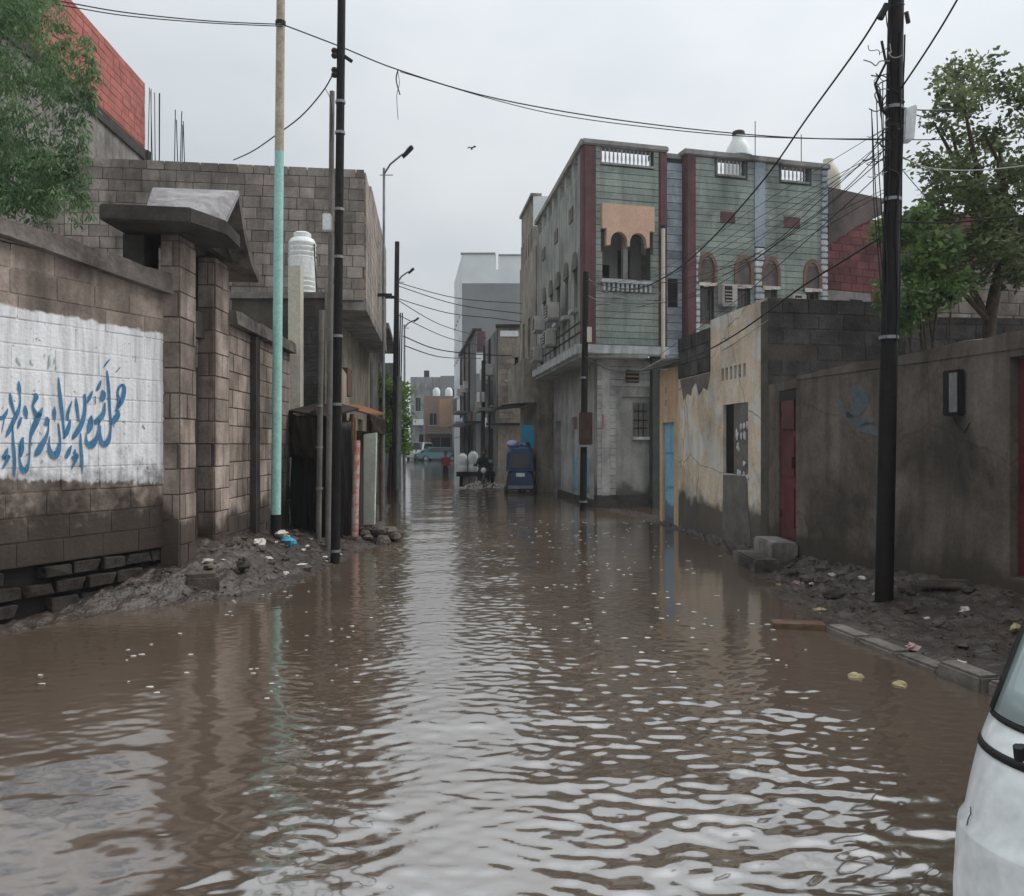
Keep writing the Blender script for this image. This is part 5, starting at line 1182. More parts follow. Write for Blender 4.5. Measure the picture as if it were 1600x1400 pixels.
p0, p1 = P(632, 512, 40), P(652, 497, 39.6); street_lamp((p0.x, 40, -.3), p0, p1, 'farthest and smallest street lamp down the street', .045)
# right pole with cables
b4 = Vector((3.46, 7.75, .0)); e4 = Vector((3.59, 7.75, 6.3)); rp_ = thing('tarred_pole', 'thick black utility pole wound with cables on the right bank', 'pole', b4)
RP = lambda py: P(1380 + (955 - py) / 955 * 19, py, 7.75)
MB().tube([b4 - Vector((0, 0, .1)), e4], [.082, .068], 18).build('shaft', 'polered', rp_, smooth=True)
for py in (172, 315, 530, 950): q = RP(py); MB().tube([q, q + Vector((0, 0, .03))], .087, 16).build('steel_band', 'galv', rp_)
q = RP(195); MB().hexa([(q.x + .085, 7.72, q.z - .16), (q.x + .17, 7.68, q.z - .16), (q.x + .17, 7.8, q.z - .16), (q.x + .085, 7.82, q.z - .16), (q.x + .1, 7.72, q.z + .14), (q.x + .2, 7.68, q.z + .17), (q.x + .2, 7.8, q.z + .17), (q.x + .1, 7.82, q.z + .14)]).build('junction_box', 'whiteplast', rp_, bevel=.012)
q = RP(20); MB().tube([(q.x - .1, 7.7, q.z + .05), (q.x - .16, 7.7, q.z - .08)], .03, 8).build('cable_clamp', 'darkmetal', rp_); MB().tube([(q.x + .08, 7.7, q.z - .02), (q.x + .1, 7.7, q.z - .12)], .02, 8).build('cable_clamp', 'darkmetal', rp_)
for k in range(26):      # tangles and loose tails round the pole
    q = RP(random.uniform(70, 280)); pts = []; p = q + Vector((-.08, -.085, 0)); d = Vector((random.uniform(-1, -.2), 0, random.uniform(-1, .6)))
    for i in range(random.randint(5, 12)):
        pts.append(p.copy()); d = (d + Vector((random.gauss(0, .55), random.gauss(0, .15), random.gauss(-.12, .55)))).normalized(); p = p + d * .045
        if p.x > q.x + .02: d.x = -abs(d.x)
        if p.x < q.x - .34: d.x = abs(d.x)
    MB().tube(smooth_pts(pts, 4), random.choice([.0035, .005, .006]), 5).build('loose_cable', 'cable' if k % 5 else 'greycable', rp_, smooth=True)
for k in range(6):
    x0 = -.1 - .03 * k + random.uniform(-.02, .02); q = RP(120 + 14 * k); q2 = RP(random.uniform(330, 470))
    MB().tube([q + Vector((x0, -.08, 0)), (q + q2) / 2 + Vector((x0 * .8 + random.uniform(-.03, .03), -.08, 0)), q2 + Vector((-.075 - .004 * k, -.05, 0))], .005, 5).build('loose_cable', 'cable', rp_, smooth=True)
for k in range(5):
    pts = []
    for i in range(24): z = .3 + i * .22; q = b4.lerp(e4, z / 6.3); a = k * 1.25 + .25 * math.sin(i * .9 + k); pts.append(q + Vector((.082 * math.cos(a), -.082 * abs(math.sin(a)), 0)))
    MB().tube(pts[10:], .008, 5).build('cable_run', 'cable', rp_, smooth=True)
q = RP(85); MB().tube([q + Vector((-.14, -.05, .1)), q + Vector((-.1, -.05, -.1)), q + Vector((-.2, -.05, -.3)), q + Vector((-.13, -.05, -.55)), q + Vector((-.06, -.05, -.6))], .012, 6).build('loose_cable', 'cable', rp_, smooth=True)
# pole in front of the green building
b5 = Vector((1.66, 19.5, -.3)); e5 = Vector((1.73, 19.5, 5.6)); mp_ = thing('slim_pole', 'slim dark pole with a meter cabinet in front of the green corner', 'pole', b5)
MB().tube([b5, e5], [.085, .07], 12).build('shaft', 'polered', mp_, smooth=True); MB().box(1.56, 1.86, 19.22, 19.42, 1.55, 2.3).build('meter_cabinet', 'rustgate', mp_, bevel=.015)
MB().box(1.54, 1.88, 19.2, 19.43, 1.5, 1.549).build('cabinet_shelf', 'galv', mp_); MB().box(1.75, 1.86, 19.4, 19.46, 3.95, 4.3).build('plate', 'creamplast', mp_)
for z in (.2, 3.1): MB().tube([(1.67, 19.5, z), (1.67, 19.5, z + .04)], .095, 12).build('clamp_band', 'galv', mp_)
b6 = Vector((-1.35, 38, -.3)); fp = thing('far_pole', 'dark pole carrying a small white sign box up the street', 'pole', b6)
MB().tube([b6, (-1.3, 38, 5.4)], .1, 10).build('shaft', 'darkmetal', fp); MB().box(-1.6, -1.25, 37.8, 37.88, 3.5, 3.95).build('sign_box', 'farwhite', fp); MB().box(-1.62, -1.1, 37.9, 38.1, 3.2, 3.26).build('cross_bar', 'galv', fp)

# ================================================================== CABLES
def cable(pix, Y0, Y1, r, label, m='cable', group=None):
    x0, x1 = pix[0][0], pix[-1][0]; pts = []
    for (x, y) in pix:
        q = (x - x0) / (x1 - x0) if abs(x1 - x0) > 60 else (pix.index((x, y)) / (len(pix) - 1)); Y = 1 / ((1 - q) / Y0 + q / Y1); pts.append(P(x, y, Y))
    o = MB().tube(smooth_pts(pts), r * .75, 6).build('cable', m, None, smooth=True); tag(o, label, 'cable', group); return o
cable([(441, 38), (530, 72), (625, 110), (780, 155), (1000, 192), (1240, 215), (1480, 218), (1640, 212), (1950, 190)], 11.1, 13.8, .011, 'long black cable spanning the sky from the teal pole to the right edge')
cable([(625, 112), (780, 158), (900, 184), (1100, 208), (1250, 216), (1393, 217)], 11.45, 7.85, .007, 'thinner twin of the long sky cable ending at the tarred pole')
cable([(441, 38), (330, 33), (200, 20), (100, 3), (-40, -22), (-300, -75)], 11.1, 7.6, .009, 'upper cable running left from the teal pole top'); cable([(441, 41), (330, 36), (200, 25), (100, 9), (-40, -12), (-300, -60)], 11.1, 7.7, .008, 'lower of the paired cables left of the teal pole')
cable([(522, 112), (505, 142), (470, 182), (430, 212), (395, 236), (365, 250)], 10.8, 15.3, .013, 'sagging black cable from black pole to block house roof'); cable([(508, 138), (516, 155), (519, 185), (517, 220)], 10.9, 11.5, .006, 'short thin cable dropping from the sagging one')
cable([(621, 109), (624, 130), (620, 150), (622, 187)], 11.5, 11.5, .006, 'frayed cable end dangling below the long sky cable'); cable([(622, 109), (619, 125), (625, 148)], 11.5, 11.5, .012, 'thick knot of tape dangling below the long sky cable')
cable([(1382, 8), (1340, 75), (1262, 183), (1190, 285), (1100, 385), (1040, 432), (985, 452), (915, 438)], 7.7, 19.5, .014, 'thick twisted cable falling from tarred pole top to green building')
cable([(1374, 372), (1310, 412), (1250, 450), (1150, 522), (1080, 558), (1000, 580), (950, 577), (912, 556)], 7.7, 19.5, .013, 'thick cable crossing in front of the cream house gable')
for k, (a, b_, c, d) in enumerate((((1392, 205), (1290, 305), (1130, 420), (915, 462)), ((1390, 225), (1260, 345), (1090, 440), (915, 428)), ((1388, 240), (1230, 370), (1060, 470), (915, 470)), ((1386, 260), (1300, 340), (1150, 470), (1030, 555)))):
    cable([a, b_, c, d], 7.7, 19.5 if k < 3 else 17, .006, 'thin cable slanting from tarred pole towards green building', group='thin slanting cables')
for k in range(7):
    a = (1388 + random.uniform(-4, 4), random.uniform(190, 300)); e_ = (random.uniform(915, 1036), random.uniform(425, 500)); mid_ = ((a[0] * .55 + e_[0] * .45), (a[1] * .55 + e_[1] * .45) + random.uniform(5, 40)); m2_ = ((a[0] * .25 + e_[0] * .75), (a[1] * .25 + e_[1] * .75) + random.uniform(8, 34))
    cable([a, mid_, m2_, e_], 7.7, 19.6, random.choice([.004, .005]), 'hair-thin wire in the fan from tarred pole to the green building', group='fan of hair-thin wires')
cable([(1408, 138), (1452, 72), (1500, -8), (1640, -260), (1820, -600)], 7.7, 4.6, .012, 'cable rising from tarred pole to the upper right edge')
cable([(1410, 168), (1440, 172), (1490, 171)], 7.7, 9.2, .009, 'short cable from tarred pole into the tree, upper one'); cable([(1410, 170), (1440, 182), (1480, 186)], 7.7, 9.2, .008, 'short slack cable from tarred pole into the tree')
cable([(1410, 245), (1450, 262), (1520, 266), (1620, 256), (1800, 225)], 7.7, 8.6, .008, 'grey cable from tarred pole across the tree', 'greycable'); cable([(1392, 346), (1480, 348), (1560, 340), (1640, 332), (1850, 300)], 7.7, 6.8, .011, 'dark cable level across the tree trunk to the right edge')
cable([(1412, 268), (1435, 295), (1450, 310)], 7.7, 9, .006, 'thin cable dropping from tarred pole behind leaves')
for k, w_ in enumerate((((620, 441), (715, 466), (815, 474)), ((620, 446), (715, 476), (815, 490)), ((620, 466), (700, 489), (770, 497), (815, 503)), ((620, 468), (690, 508), (760, 528)), ((622, 492), (700, 528), (760, 541)), ((630, 525), (680, 545), (740, 553), (800, 556)), ((632, 540), (690, 558), (752, 560)))):
    cable(list(w_), 24.9, 29 if w_[-1][0] > 790 else 37.9, .017 if k < 5 else .022, 'thin dark cable sagging across the far street from the dark green pole', group='cables across the far street')
cable([(912, 430), (960, 462), (1010, 468), (1036, 455)], 19.5, 20.1, .012, 'grey cable looping across the green front, upper', 'greycable'); cable([(912, 458), (950, 475), (1000, 478), (1036, 470)], 19.5, 20.1, .01, 'grey cable looping across the green front, lower', 'greycable')
cable([(1045, 575), (1060, 568), (1120, 552), (1200, 500)], 16.2, 11.4, .007, 'thin cable from the tin eave up to the cream house', 'greycable')

# ================================================================== TREES
def leaves(centres, n, size, m, name, parent, droop=0., asp=.5, spread=.35):
    cs = np.array([c[:3] for c in centres]); rs = np.array([c[3] for c in centres]); wgt = rs ** 2 / (rs ** 2).sum()
    idx = rng.choice(len(cs), n, p=wgt); d = rng.normal(size=(n, 3)); d /= np.linalg.norm(d, axis=1)[:, None]
    rad = rs[idx] * (rng.random(n) ** .5) * rng.uniform(.75, 1.15, n); p = cs[idx] + d * rad[:, None] * np.array([1, 1, .85])
    u = rng.normal(size=(n, 3)); u[:, 2] = u[:, 2] * .6 - droop; u /= np.linalg.norm(u, axis=1)[:, None]
    v = np.cross(u, rng.normal(size=(n, 3))); v /= np.linalg.norm(v, axis=1)[:, None]
    s = size * rng.uniform(.6, 1.35, n)[:, None]
    a = p; b = p + u * s * .5 + v * s * asp * .5; c = p + u * s; e = p + u * s * .5 - v * s * asp * .5
    V = np.stack([a, b, c, e], 1).reshape(-1, 3); Fc = np.arange(4 * n).reshape(n, 4)
    me = bpy.data.meshes.new(name); me.from_pydata(V.tolist(), [], Fc.tolist()); o = bpy.data.objects.new(name, me); col.objects.link(o); me.materials.append(M[m])
    o['kind'] = 'stuff'
    return attach(o, parent)
def limbs(parent, base, ends, r0, m='bark', fork=.45):
    base = Vector(base)
    for k, e in enumerate(ends):
        e = Vector(e); mid = base.lerp(e, .5) + Vector((random.uniform(-.15, .15), random.uniform(-.15, .15), .15)); MB().tube(smooth_pts([base, mid, e], 4), [r0 * (1 - .8 * i / 8) for i in range(9)], 7).build('limb', m, parent, smooth=True)
# broad-leaved tree on the right
random.seed(31)
rt = thing('leafy_tree', 'leafy broad-leaved tree behind the rendered wall on the right', 'tree', (6.15, 10.6, -.2))
fk = Vector((6.25, 10.6, 3.9))
MB().tube(smooth_pts([Vector((6.0, 10.6, -.3)), Vector((6.05, 10.6, 2.2)), Vector((6.1, 10.6, 3.2)), fk], 4), [.1 - .003 * i for i in range(13)], 10).build('trunk', 'bark', rt, smooth=True)
cl = []
for k in range(105):
    px, py = random.gauss(1535, 58), random.uniform(92, 440); Y = random.uniform(9.6, 11.6)
    lim = 1392 + max(0, 330 - py) * .4
    if px < lim: px = lim + random.uniform(0, 60)
    if py < 165 and random.random() < .3: continue
    p = P(px, py, Y); cl.append((p.x, p.y, p.z, random.uniform(.1, .27)))
for k in range(16):
    p = P(random.uniform(1620, 1740), random.uniform(130, 420), random.uniform(9.8, 11.8)); cl.append((p.x, p.y, p.z, random.uniform(.25, .45)))
limbs(rt, fk, [(c[0], c[1], c[2]) for c in random.sample(cl, 16)], .055); limbs(rt, (6.1, 10.6, 3.1), [P(1440, 330, 10.3), P(1470, 390, 10.8), P(1430, 400, 10.2)], .04)
leaves(cl, 11500, .08, 'leafB', 'crown', rt, .1, .55)
for k in range(24):
    p = P(random.uniform(1500, 1640), random.uniform(250, 455), random.uniform(9.6, 11.0)); cl.append((p.x, p.y, p.z, random.uniform(.14, .3)))
leaves(cl[-24:], 3400, .085, 'leafB', 'crown_side', rt, .1, .55)
for k in range(26):
    p = P(random.uniform(1425, 1560), random.uniform(255, 450), random.uniform(9.8, 11.0)); cl.append((p.x, p.y, p.z, random.uniform(.14, .28)))
leaves(cl[-26:], 2400, .085, 'leafB', 'crown_lower', rt, .1, .55)
cl2 = [(*P(random.gauss(1446, 26), random.uniform(330, 505), random.uniform(9.4, 10.4)), random.uniform(.12, .26)) for k in range(34)]
sb = thing('climbing_shrub', 'bright green shrub leaning over the wall around the tarred pole', 'shrub', (5.0, 10.0, -.2))
limbs(sb, (5.2, 10.3, -.2), [(c[0], c[1], c[2]) for c in cl2[:9]], .035); leaves(cl2, 6500, .075, 'leafC', 'foliage', sb, .3, .6)
# feathery tree over the mural wall
lt = thing('feathery_tree', 'drooping feathery green tree hanging over the mural wall', 'tree', (-6.2, 9.6, -.3))
MB().tube([(-6.3, 9.7, -.4), (-6.25, 9.65, 2.5), (-6.0, 9.5, 4.6)], [.16, .14, .09], 10).build('trunk', 'bark', lt, smooth=True)
cl = []
for k in range(170):
    py = random.uniform(-60, 322); px = random.uniform(-180, 58) + (35 if 60 < py < 140 else 0) - (20 if 150 < py < 240 else 0) + random.uniform(0, 62) * (py > 215); p = P(px, py, random.uniform(8.6, 9.9)); cl.append((p.x, p.y, p.z, random.uniform(.12, .3)))
for k in range(60):
    p = P(random.uniform(-120, 100), random.uniform(235, 332), random.uniform(8.7, 9.6)); cl.append((p.x, p.y, p.z, random.uniform(.09, .2)))
for (sx, y0, y1) in ((92, 40, 260), (60, 200, 345), (40, 220, 340), (124, 190, 335), (104, 230, 345), (134, 60, 120), (100, 20, 190), (118, 60, 230), (130, 110, 170), (88, 0, 300), (112, 200, 320), (70, 100, 330)):
    for q in np.linspace(0, 1, 9): p = P(sx + 14 * q + random.uniform(-5, 5), y0 + (y1 - y0) * q, 9.0); cl.append((p.x, p.y, p.z, .09))
limbs(lt, (-6.0, 9.5, 4.4), [(c[0], c[1], c[2]) for c in random.sample(cl, 9)], .03)
leaves(cl, 44000, .072, 'leafA', 'crown', lt, 1.5, .26)
# street tree on the left, far
ft = thing('street_tree', 'bright green bushy tree leaning into the far left street', 'tree', (-4.1, 28, -.3))
MB().tube([(-4.2, 28.6, -.4), (-4.1, 28.5, 1.5), (-4.0, 28.4, 2.6)], [.13, .1, .07], 8).build('trunk', 'bark', ft, smooth=True)
cl = [(*P(random.uniform(582, 636), random.uniform(592, 705), random.uniform(27.4, 29.8)), random.uniform(.2, .45)) for k in range(60)]
limbs(ft, (-4.0, 28.4, 2.2), [(c[0], c[1], c[2]) for c in cl[:7]], .05); leaves(cl, 5200, .15, 'leafD', 'crown', ft, .3, .5)

# ================================================================== VEHICLES AND PEOPLE
def wheel(parent, c, ax, r, wd, name='wheel'):
    c = Vector(c); ax = Vector(ax).normalized(); t = MB().tube([c - ax * wd / 2, c - ax * wd * .4, c + ax * wd * .4, c + ax * wd / 2], [r * .93, r, r, r * .93], 20).build(name, 'rubber', parent, smooth=True)
    MB().tube([c - ax * (wd / 2 + .004), c + ax * (wd / 2 + .004)], r * .6, 16).build('rim', 'galv', t); return t
# --- white van, its nose reaching into the frame at the lower right
def van():
    t = thing('white_van', 'white van with a cracked front panel, its nose cut by the right edge', 'van', (2.6, 2.4, -.2))
    hd = R(225); cx, cy = 1.435, 1.28
    ex = Vector((math.cos(hd), math.sin(hd), 0)); ey = Vector((-math.sin(hd), math.cos(hd), 0))
    W = lambda x, y, z: Vector((cx, cy, 0)) + ex * x + ey * y + Vector((0, 0, z - .2))
    # front profile: z above ground -> x of the front face, half width
    Zk = [.26, .34, .5, .62, .75, .86, .9, .915, .98, 1.04, 1.07, 1.11, 1.3, 1.5, 1.68, 1.76, 1.83, 1.87]
    Xk = [-.08, .0, .03, .032, .025, .012, .006, -.012, -.04, -.075, -.1, -.14, -.32, -.51, -.69, -.8, -1.0, -1.3]
    Wk = [.69, .725, .745, .75, .752, .75, .748, .74, .735, .73, .727, .72, .69, .65, .61, .58, .5, .36]
    rc = .23; NC = 12
    def outline(z):
        xf = float(np.interp(z, Zk, Xk)); hw = float(np.interp(z, Zk, Wk)); pts = []
        for k in range(NC + 1): a = k / NC * math.pi / 2; pts.append((xf - rc + rc * math.sin(a), -(hw - rc) - rc * math.cos(a)))
        pts += [(xf + .02 * (1 - (y / (hw - rc)) ** 2), y) for y in np.linspace(-(hw - rc), hw - rc, 9)[1:-1]]
        for k in range(NC + 1): a = (1 - k / NC) * math.pi / 2; pts.append((xf - rc + rc * math.sin(a), (hw - rc) + rc * math.cos(a)))
        side = list(np.linspace(xf - rc - .25, -3.2, 9)); pts += [(x, hw) for x in side] + [(-3.33, hw - .13)] + [(-3.35, y) for y in (.3, -.3)] + [(-3.33, -(hw - .13))] + [(x, -hw) for x in side[::-1]]
        return pts
    FR = (4, 2 * NC + 7 - 3)                 # columns of the windscreen
    def skin(z0, z1, n, k0, k1, off, name, mt, th=0., parent=None):
        mb = MB(); zs = np.linspace(z0, z1, n + 1) if np.isscalar(n) else n; rows = []
        for z in zs:
            pts = outline(z); ks = range(k0, k1 + 1) if k1 is not None else range(len(pts)); row = []
            for k in ks:
                x, y = pts[k % len(pts)]; c = Vector((-1.2, 0)); px_, py_ = pts[(k - 1) % len(pts)]; qx, qy = pts[(k + 1) % len(pts)]; nn = Vector((qy - py_, -(qx - px_))); nn = nn.normalized() if nn.length else Vector((1, 0))
                row.append(W(x + nn.x * off, y + nn.y * off, z))
            rows.append(row)
        m_ = len(rows[0]); vs_ = [p for r_ in rows for p in r_]; fs_ = []
        for j in range(len(rows) - 1):
            for k in range(m_ - (1 if k1 is not None else 0)): fs_.append((j * m_ + k, j * m_ + (k + 1) % m_, (j + 1) * m_ + (k + 1) % m_, (j + 1) * m_ + k))
        if k1 is None: fs_.append(tuple((len(rows) - 1) * m_ + k for k in range(m_)))
        o = MB().add(vs_, fs_).build(name, mt, parent or t); o.data.polygons.foreach_set('use_smooth', [True] * len(o.data.polygons))
        if th: md = o.modifiers.new('thick', 'SOLIDIFY'); md.thickness = th; md.offset = 1
        return o
    zfull = sorted(set(list(np.linspace(.26, 1.87, 34)) + Zk))
    skin(0, 0, np.array(zfull), 0, None, 0, 'body', 'vanwhite')
    M['screen'] = glass_mat('windscreen', (.3, .36, .365), .06)  # pale base colour stands in for the sky reflected in the glass
    skin(1.125, 1.7, 10, FR[0], FR[1], .004, 'windscreen', 'screen', .003)
    for (a, b_) in ((2 * NC + 9, 2 * NC + 12), (2 * NC + 13, 2 * NC + 15), (2 * NC + 22, 2 * NC + 24), (2 * NC + 25, 2 * NC + 28)): skin(1.12, 1.62, 6, a, b_, .004, 'side_window', 'glass', .003)
    skin(1.052, 1.067, 2, 2, 2 * NC + 7, .001, 'screen_trim', 'rubber', .003)
    skin(1.113, 1.124, 2, FR[0] - 1, FR[1] + 1, .002, 'screen_seal', 'rubber', .003)
    skin(1.124, 1.7, 8, FR[0] - 1, FR[0], .004, 'pillar_seal', 'rubber', .006); skin(1.124, 1.7, 8, FR[1], FR[1] + 1, .004, 'pillar_seal', 'rubber', .006)
    Zs, Xf, Wd = Zk, Xk, Wk
    a = W(-.115, -.6, 1.098); b_ = W(-.16, -.1, 1.15); wp = MB().tube([a, (a + b_) / 2 + ex * .02, b_], .011, 8).build('wiper', 'rubber', t); MB().tube([a + ex * .01 + Vector((0, 0, -.02)), a + ex * .02 + Vector((0, 0, .01))], .011, 8).build('wiper_pivot', 'rubber', wp)
    # crack in the paint by the corner
    def onf(y, z):
        xf = np.interp(z, Zs, Xf); hw = np.interp(z, Zs, Wd); rc = .23; e_ = abs(y) - (hw - rc)
        x = xf + .012 if e_ <= 0 else xf - rc + math.sqrt(max(rc * rc - e_ * e_, 0)); return W(x + .004, y, z)
    MB().tube([onf(-.70, .94), onf(-.697, .928), onf(-.702, .918), onf(-.7, .908)], .0011, 5).build('paint_crack', 'rubber', t)
    for y in (-.5, .5): hl = MB(); MB().hexa([W(.045, y - .12, .62), W(.045, y + .12, .62), W(.0, y + .12, .62), W(.0, y - .12, .62), W(.032, y - .12, .78), W(.032, y + .12, .78), W(-.02, y + .12, .78), W(-.02, y - .12, .78)]).build('headlight', 'screen', t, bevel=.01)
    MB().hexa([W(.06, -.66, .34), W(.06, .66, .34), W(-.05, .66, .34), W(-.05, -.66, .34), W(.075, -.66, .5), W(.075, .66, .5), W(-.05, .66, .5), W(-.05, -.66, .5)]).build('bumper', 'rubber', t, bevel=.02)
    for x in (-.75, -2.65):
        for y in (-.68, .68): wheel(t, W(x, y, .29), ey, .29, .17)
    return t
van()
# --- simple far vehicles
def car(c, heading, Lc, Wc, Hc, m, label, boxy=False):
    t = thing('parked_car', label, 'car', (c[0], c[1], c[2]), 'vehicles parked at the street end'); h = R(heading)
    ex = Vector((math.cos(h), math.sin(h), 0)); ey = Vector((-math.sin(h), math.cos(h), 0)); O = Vector(c)
    W = lambda x, y, z: O + ex * x + ey * y + Vector((0, 0, z))
    prof = [(-.5, .2), (-.5, .55), (-.42, .6), (-.33, .97), (.2, 1.0), (.38, .62), (.5, .52), (.5, .2)] if not boxy else [(-.5, .2), (-.5, .6), (-.48, .95), (-.4, 1.0), (.34, 1.0), (.46, .6), (.5, .5), (.5, .2)]
    a = [W(x * Lc, -Wc / 2, z * Hc) for x, z in prof]; MB().slab(a, ey * Wc).build('body', m, t, bevel=.06)
    wp = [(-.36, .62), (-.3, .92), (.17, .94), (.31, .64)] if not boxy else [(-.44, .62), (-.43, .92), (.3, .94), (.41, .62)]
    for s in (-1, 1): MB().slab([W(x * Lc, s * (Wc / 2 + .004), z * Hc) for x, z in wp], ey * s * .01).build('side_window', 'glass', t)
    sg = prof[4:6]; MB().slab([W(prof[4][0] * Lc + .08, -Wc * .42, prof[4][1] * Hc - .04), W(prof[4][0] * Lc + .08, Wc * .42, prof[4][1] * Hc - .04), W(prof[5][0] * Lc + .02, Wc * .42, prof[5][1] * Hc + .05), W(prof[5][0] * Lc + .02, -Wc * .42, prof[5][1] * Hc + .05)], ex * .03 + Vector((0, 0, .02))).build('windscreen', 'glass', t)
    for s in (-1, 1): MB().box(-.001, .001, 0, 0, 0, 0) if False else MB().ball(W(.5 * Lc, s * Wc * .36, .4 * Hc), (.06, .1, .08), 8, 5).build('headlight', 'whiteplast', t)
    for x in (-.32, .32):
        for s in (-1, 1): wheel(t, W(x * Lc, s * (Wc / 2 - .05), .3), ey, .3, .18)
car((-9.1, 82, -.05), 262, 4.2, 1.65, 1.85, 'vanwhite', 'white minibus parked at the far end of the street', True)
car((-7.35, 80.5, -.05), 205, 4.2, 1.7, 1.4, 'tealcar', 'teal car parked at the far end of the street')
car((-10.6, 86, -.05), 270, 4.2, 1.7, 1.45, 'fargrey2', 'pale grey car at the far end, half behind the tree')
# --- blue three-wheeler taxi
def rickshaw():
    o = Vector((.27, 26.6, -.25)); t = thing('blue_rickshaw', 'dark blue three-wheeled taxi in the water, seen from behind', 'rickshaw', o)
    def ring(y, w, zb, zt, rt): return [o + Vector((-w, y, zb)), o + Vector((-w * 1.02, y, zt * .55)), o + Vector((-w * .9, y, zt - rt)), o + Vector((-w * .6, y, zt)), o + Vector((w * .6, y, zt)), o + Vector((w * .9, y, zt - rt)), o + Vector((w * 1.02, y, zt * .55)), o + Vector((w, y, zb))]
    rr = [ring(0, .4, .4, .95, .1), ring(.05, .44, .35, 1.0, .1), ring(1.1, .46, .35, 1.0, .1), ring(1.9, .4, .35, .95, .15), ring(2.3, .22, .4, .85, .2)]
    mb = MB()
    for i in range(len(rr) - 1):
        for k in range(7): mb.add([rr[i][k], rr[i][k + 1], rr[i + 1][k + 1], rr[i + 1][k]], [(0, 1, 2, 3)])
        mb.add([rr[i][0], rr[i][7], rr[i + 1][7], rr[i + 1][0]], [(0, 1, 2, 3)])
    mb.add(rr[0], [tuple(range(8))]); mb.add(rr[-1], [tuple(range(8))]); mb.build('body', 'blueveh', t, smooth=True)
    cp = [ring(-.02, .42, .96, 1.68, .16), ring(.3, .45, .96, 1.74, .16), ring(1.4, .45, .96, 1.78, .14), ring(1.75, .44, 1.3, 1.7, .14)]; mb = MB()
    for i in range(3):
        for k in range(1, 6): mb.add([cp[i][k], cp[i][k + 1], cp[i + 1][k + 1], cp[i + 1][k]], [(0, 1, 2, 3)])
    mb.add(cp[0], [tuple(range(8))]); c_ = mb.build('canopy', 'canopyblue', t, smooth=True)
    MB().slab([o + Vector(p) for p in ((-.462, .05, .98), (-.462, 1.2, .98), (-.44, 1.2, 1.56), (-.44, .05, 1.56))], (-.012, 0, 0)).build('lit_side_panel', 'lilac', t)  # pale panel added: puts the lit left side into the colour
    MB().box(.27 - .32, .27 + .32, 26.55, 26.575, o.z + 1.05, o.z + 1.55).build('rear_window', 'glass', t, bevel=.005)
    for s in (-1, 1): MB().box(.27 + s * .38 - .05, .27 + s * .38 + .05, 26.57, 26.597, o.z + .6, o.z + .75).build('tail_light', 'reddoor', t); wheel(t, o + Vector((s * .46, .35, .24)), (1, 0, 0), .24, .12)
    wheel(t, o + Vector((0, 2.15, .24)), (1, 0, 0), .24, .12); MB().box(.27 - .4, .27 + .4, 26.53, 26.569, o.z + .4, o.z + .5).build('bumper', 'galv', t)
    MB().box(.27 - .14, .27 + .14, 26.56, 26.598, o.z + .78, o.z + .9).build('number_plate', 'whiteplast', t)
    return o
ro = rickshaw()
o = MB().ball((.02, 27.0, ro.z + 1.82), (.22, .3, .13), 12, 7, .12).build('roof_bundle', 'lilac', None, smooth=True); tag(o, 'lilac and white bundle on the left of the blue rickshaw roof', 'bundle')
o = MB().ball((.43, 27.2, ro.z + 1.8), (.18, .25, .11), 12, 7, .12).build('roof_bundle', 'blueveh', None, smooth=True); tag(o, 'blue bundle on the right of the blue rickshaw roof', 'bundle')

# --- people: one skinned body each
def person(name, label, o, joints, radii, edges, cloth, extras):
    o = Vector(o); me = bpy.data.meshes.new('body'); me.from_pydata([o + Vector(j) for j in joints], edges, []); ob = bpy.data.objects.new(name, me); col.objects.link(ob)
    md = ob.modifiers.new('skin', 'SKIN'); 
    for i, r in enumerate(radii): me.skin_vertices[0].data[i].radius = (r, r)
    me.skin_vertices[0].data[0].use_root = True
    sb_ = ob.modifiers.new('sub', 'SUBSURF'); sb_.levels = 1; sb_.render_levels = 2; me.materials.append(M[cloth]); tag(ob, label, 'person')
    for nm, mb, mt in extras: 
        for i, v in enumerate(mb.v): mb.v[i] = tuple(o + Vector(v))
        mb.build(nm, mt, ob, smooth=True)
    return ob
def head(c, r=.1): return [('head', MB().ball(c, (r * .8, r * .92, r * 1.15), 14, 10), 'skin'), ('hair', MB().ball((c[0], c[1] + .015, c[2] + r * .35), (r * .88, r * .98, r * .9), 14, 8), 'hair'), ('nose', MB().ball((c[0], c[1] - r * .92, c[2] - r * .1), (.012, .02, .02), 6, 5), 'skin')]
J = [(0, 0, .72), (0, 0, .92), (0, .01, 1.12), (0, 0, 1.22), (.13, 0, 1.13), (.19, -.02, .9), (.18, -.12, .7), (-.13, 0, 1.13), (-.19, .03, .9), (-.2, .0, .68), (.07, -.06, .4), (.08, .03, .02), (-.07, .06, .4), (-.08, .14, .04)]
E_ = [(0, 1), (1, 2), (2, 3), (2, 4), (4, 5), (5, 6), (2, 7), (7, 8), (8, 9), (0, 10), (10, 11), (0, 12), (12, 13)]
Rr = [.13, .12, .11, .045, .055, .042, .03, .055, .042, .03, .075, .05, .075, .05]
person('person', 'small figure in a red top wading along the far street', (-3.35, 42, -.25), J, Rr, E_, 'redcloth', head((0, 0, 1.36), .11) + [('trousers', MB().tube([(0, 0, .72), (.05, -.03, .55), (.075, -.05, .4), (.08, .03, .0)], [.14, .11, .085, .06], 10), 'darkcloth'), ('trousers', MB().tube([(0, 0, .7), (-.05, .03, .55), (-.075, .06, .4), (-.08, .14, .0)], [.14, .11, .085, .06], 10), 'darkcloth')])
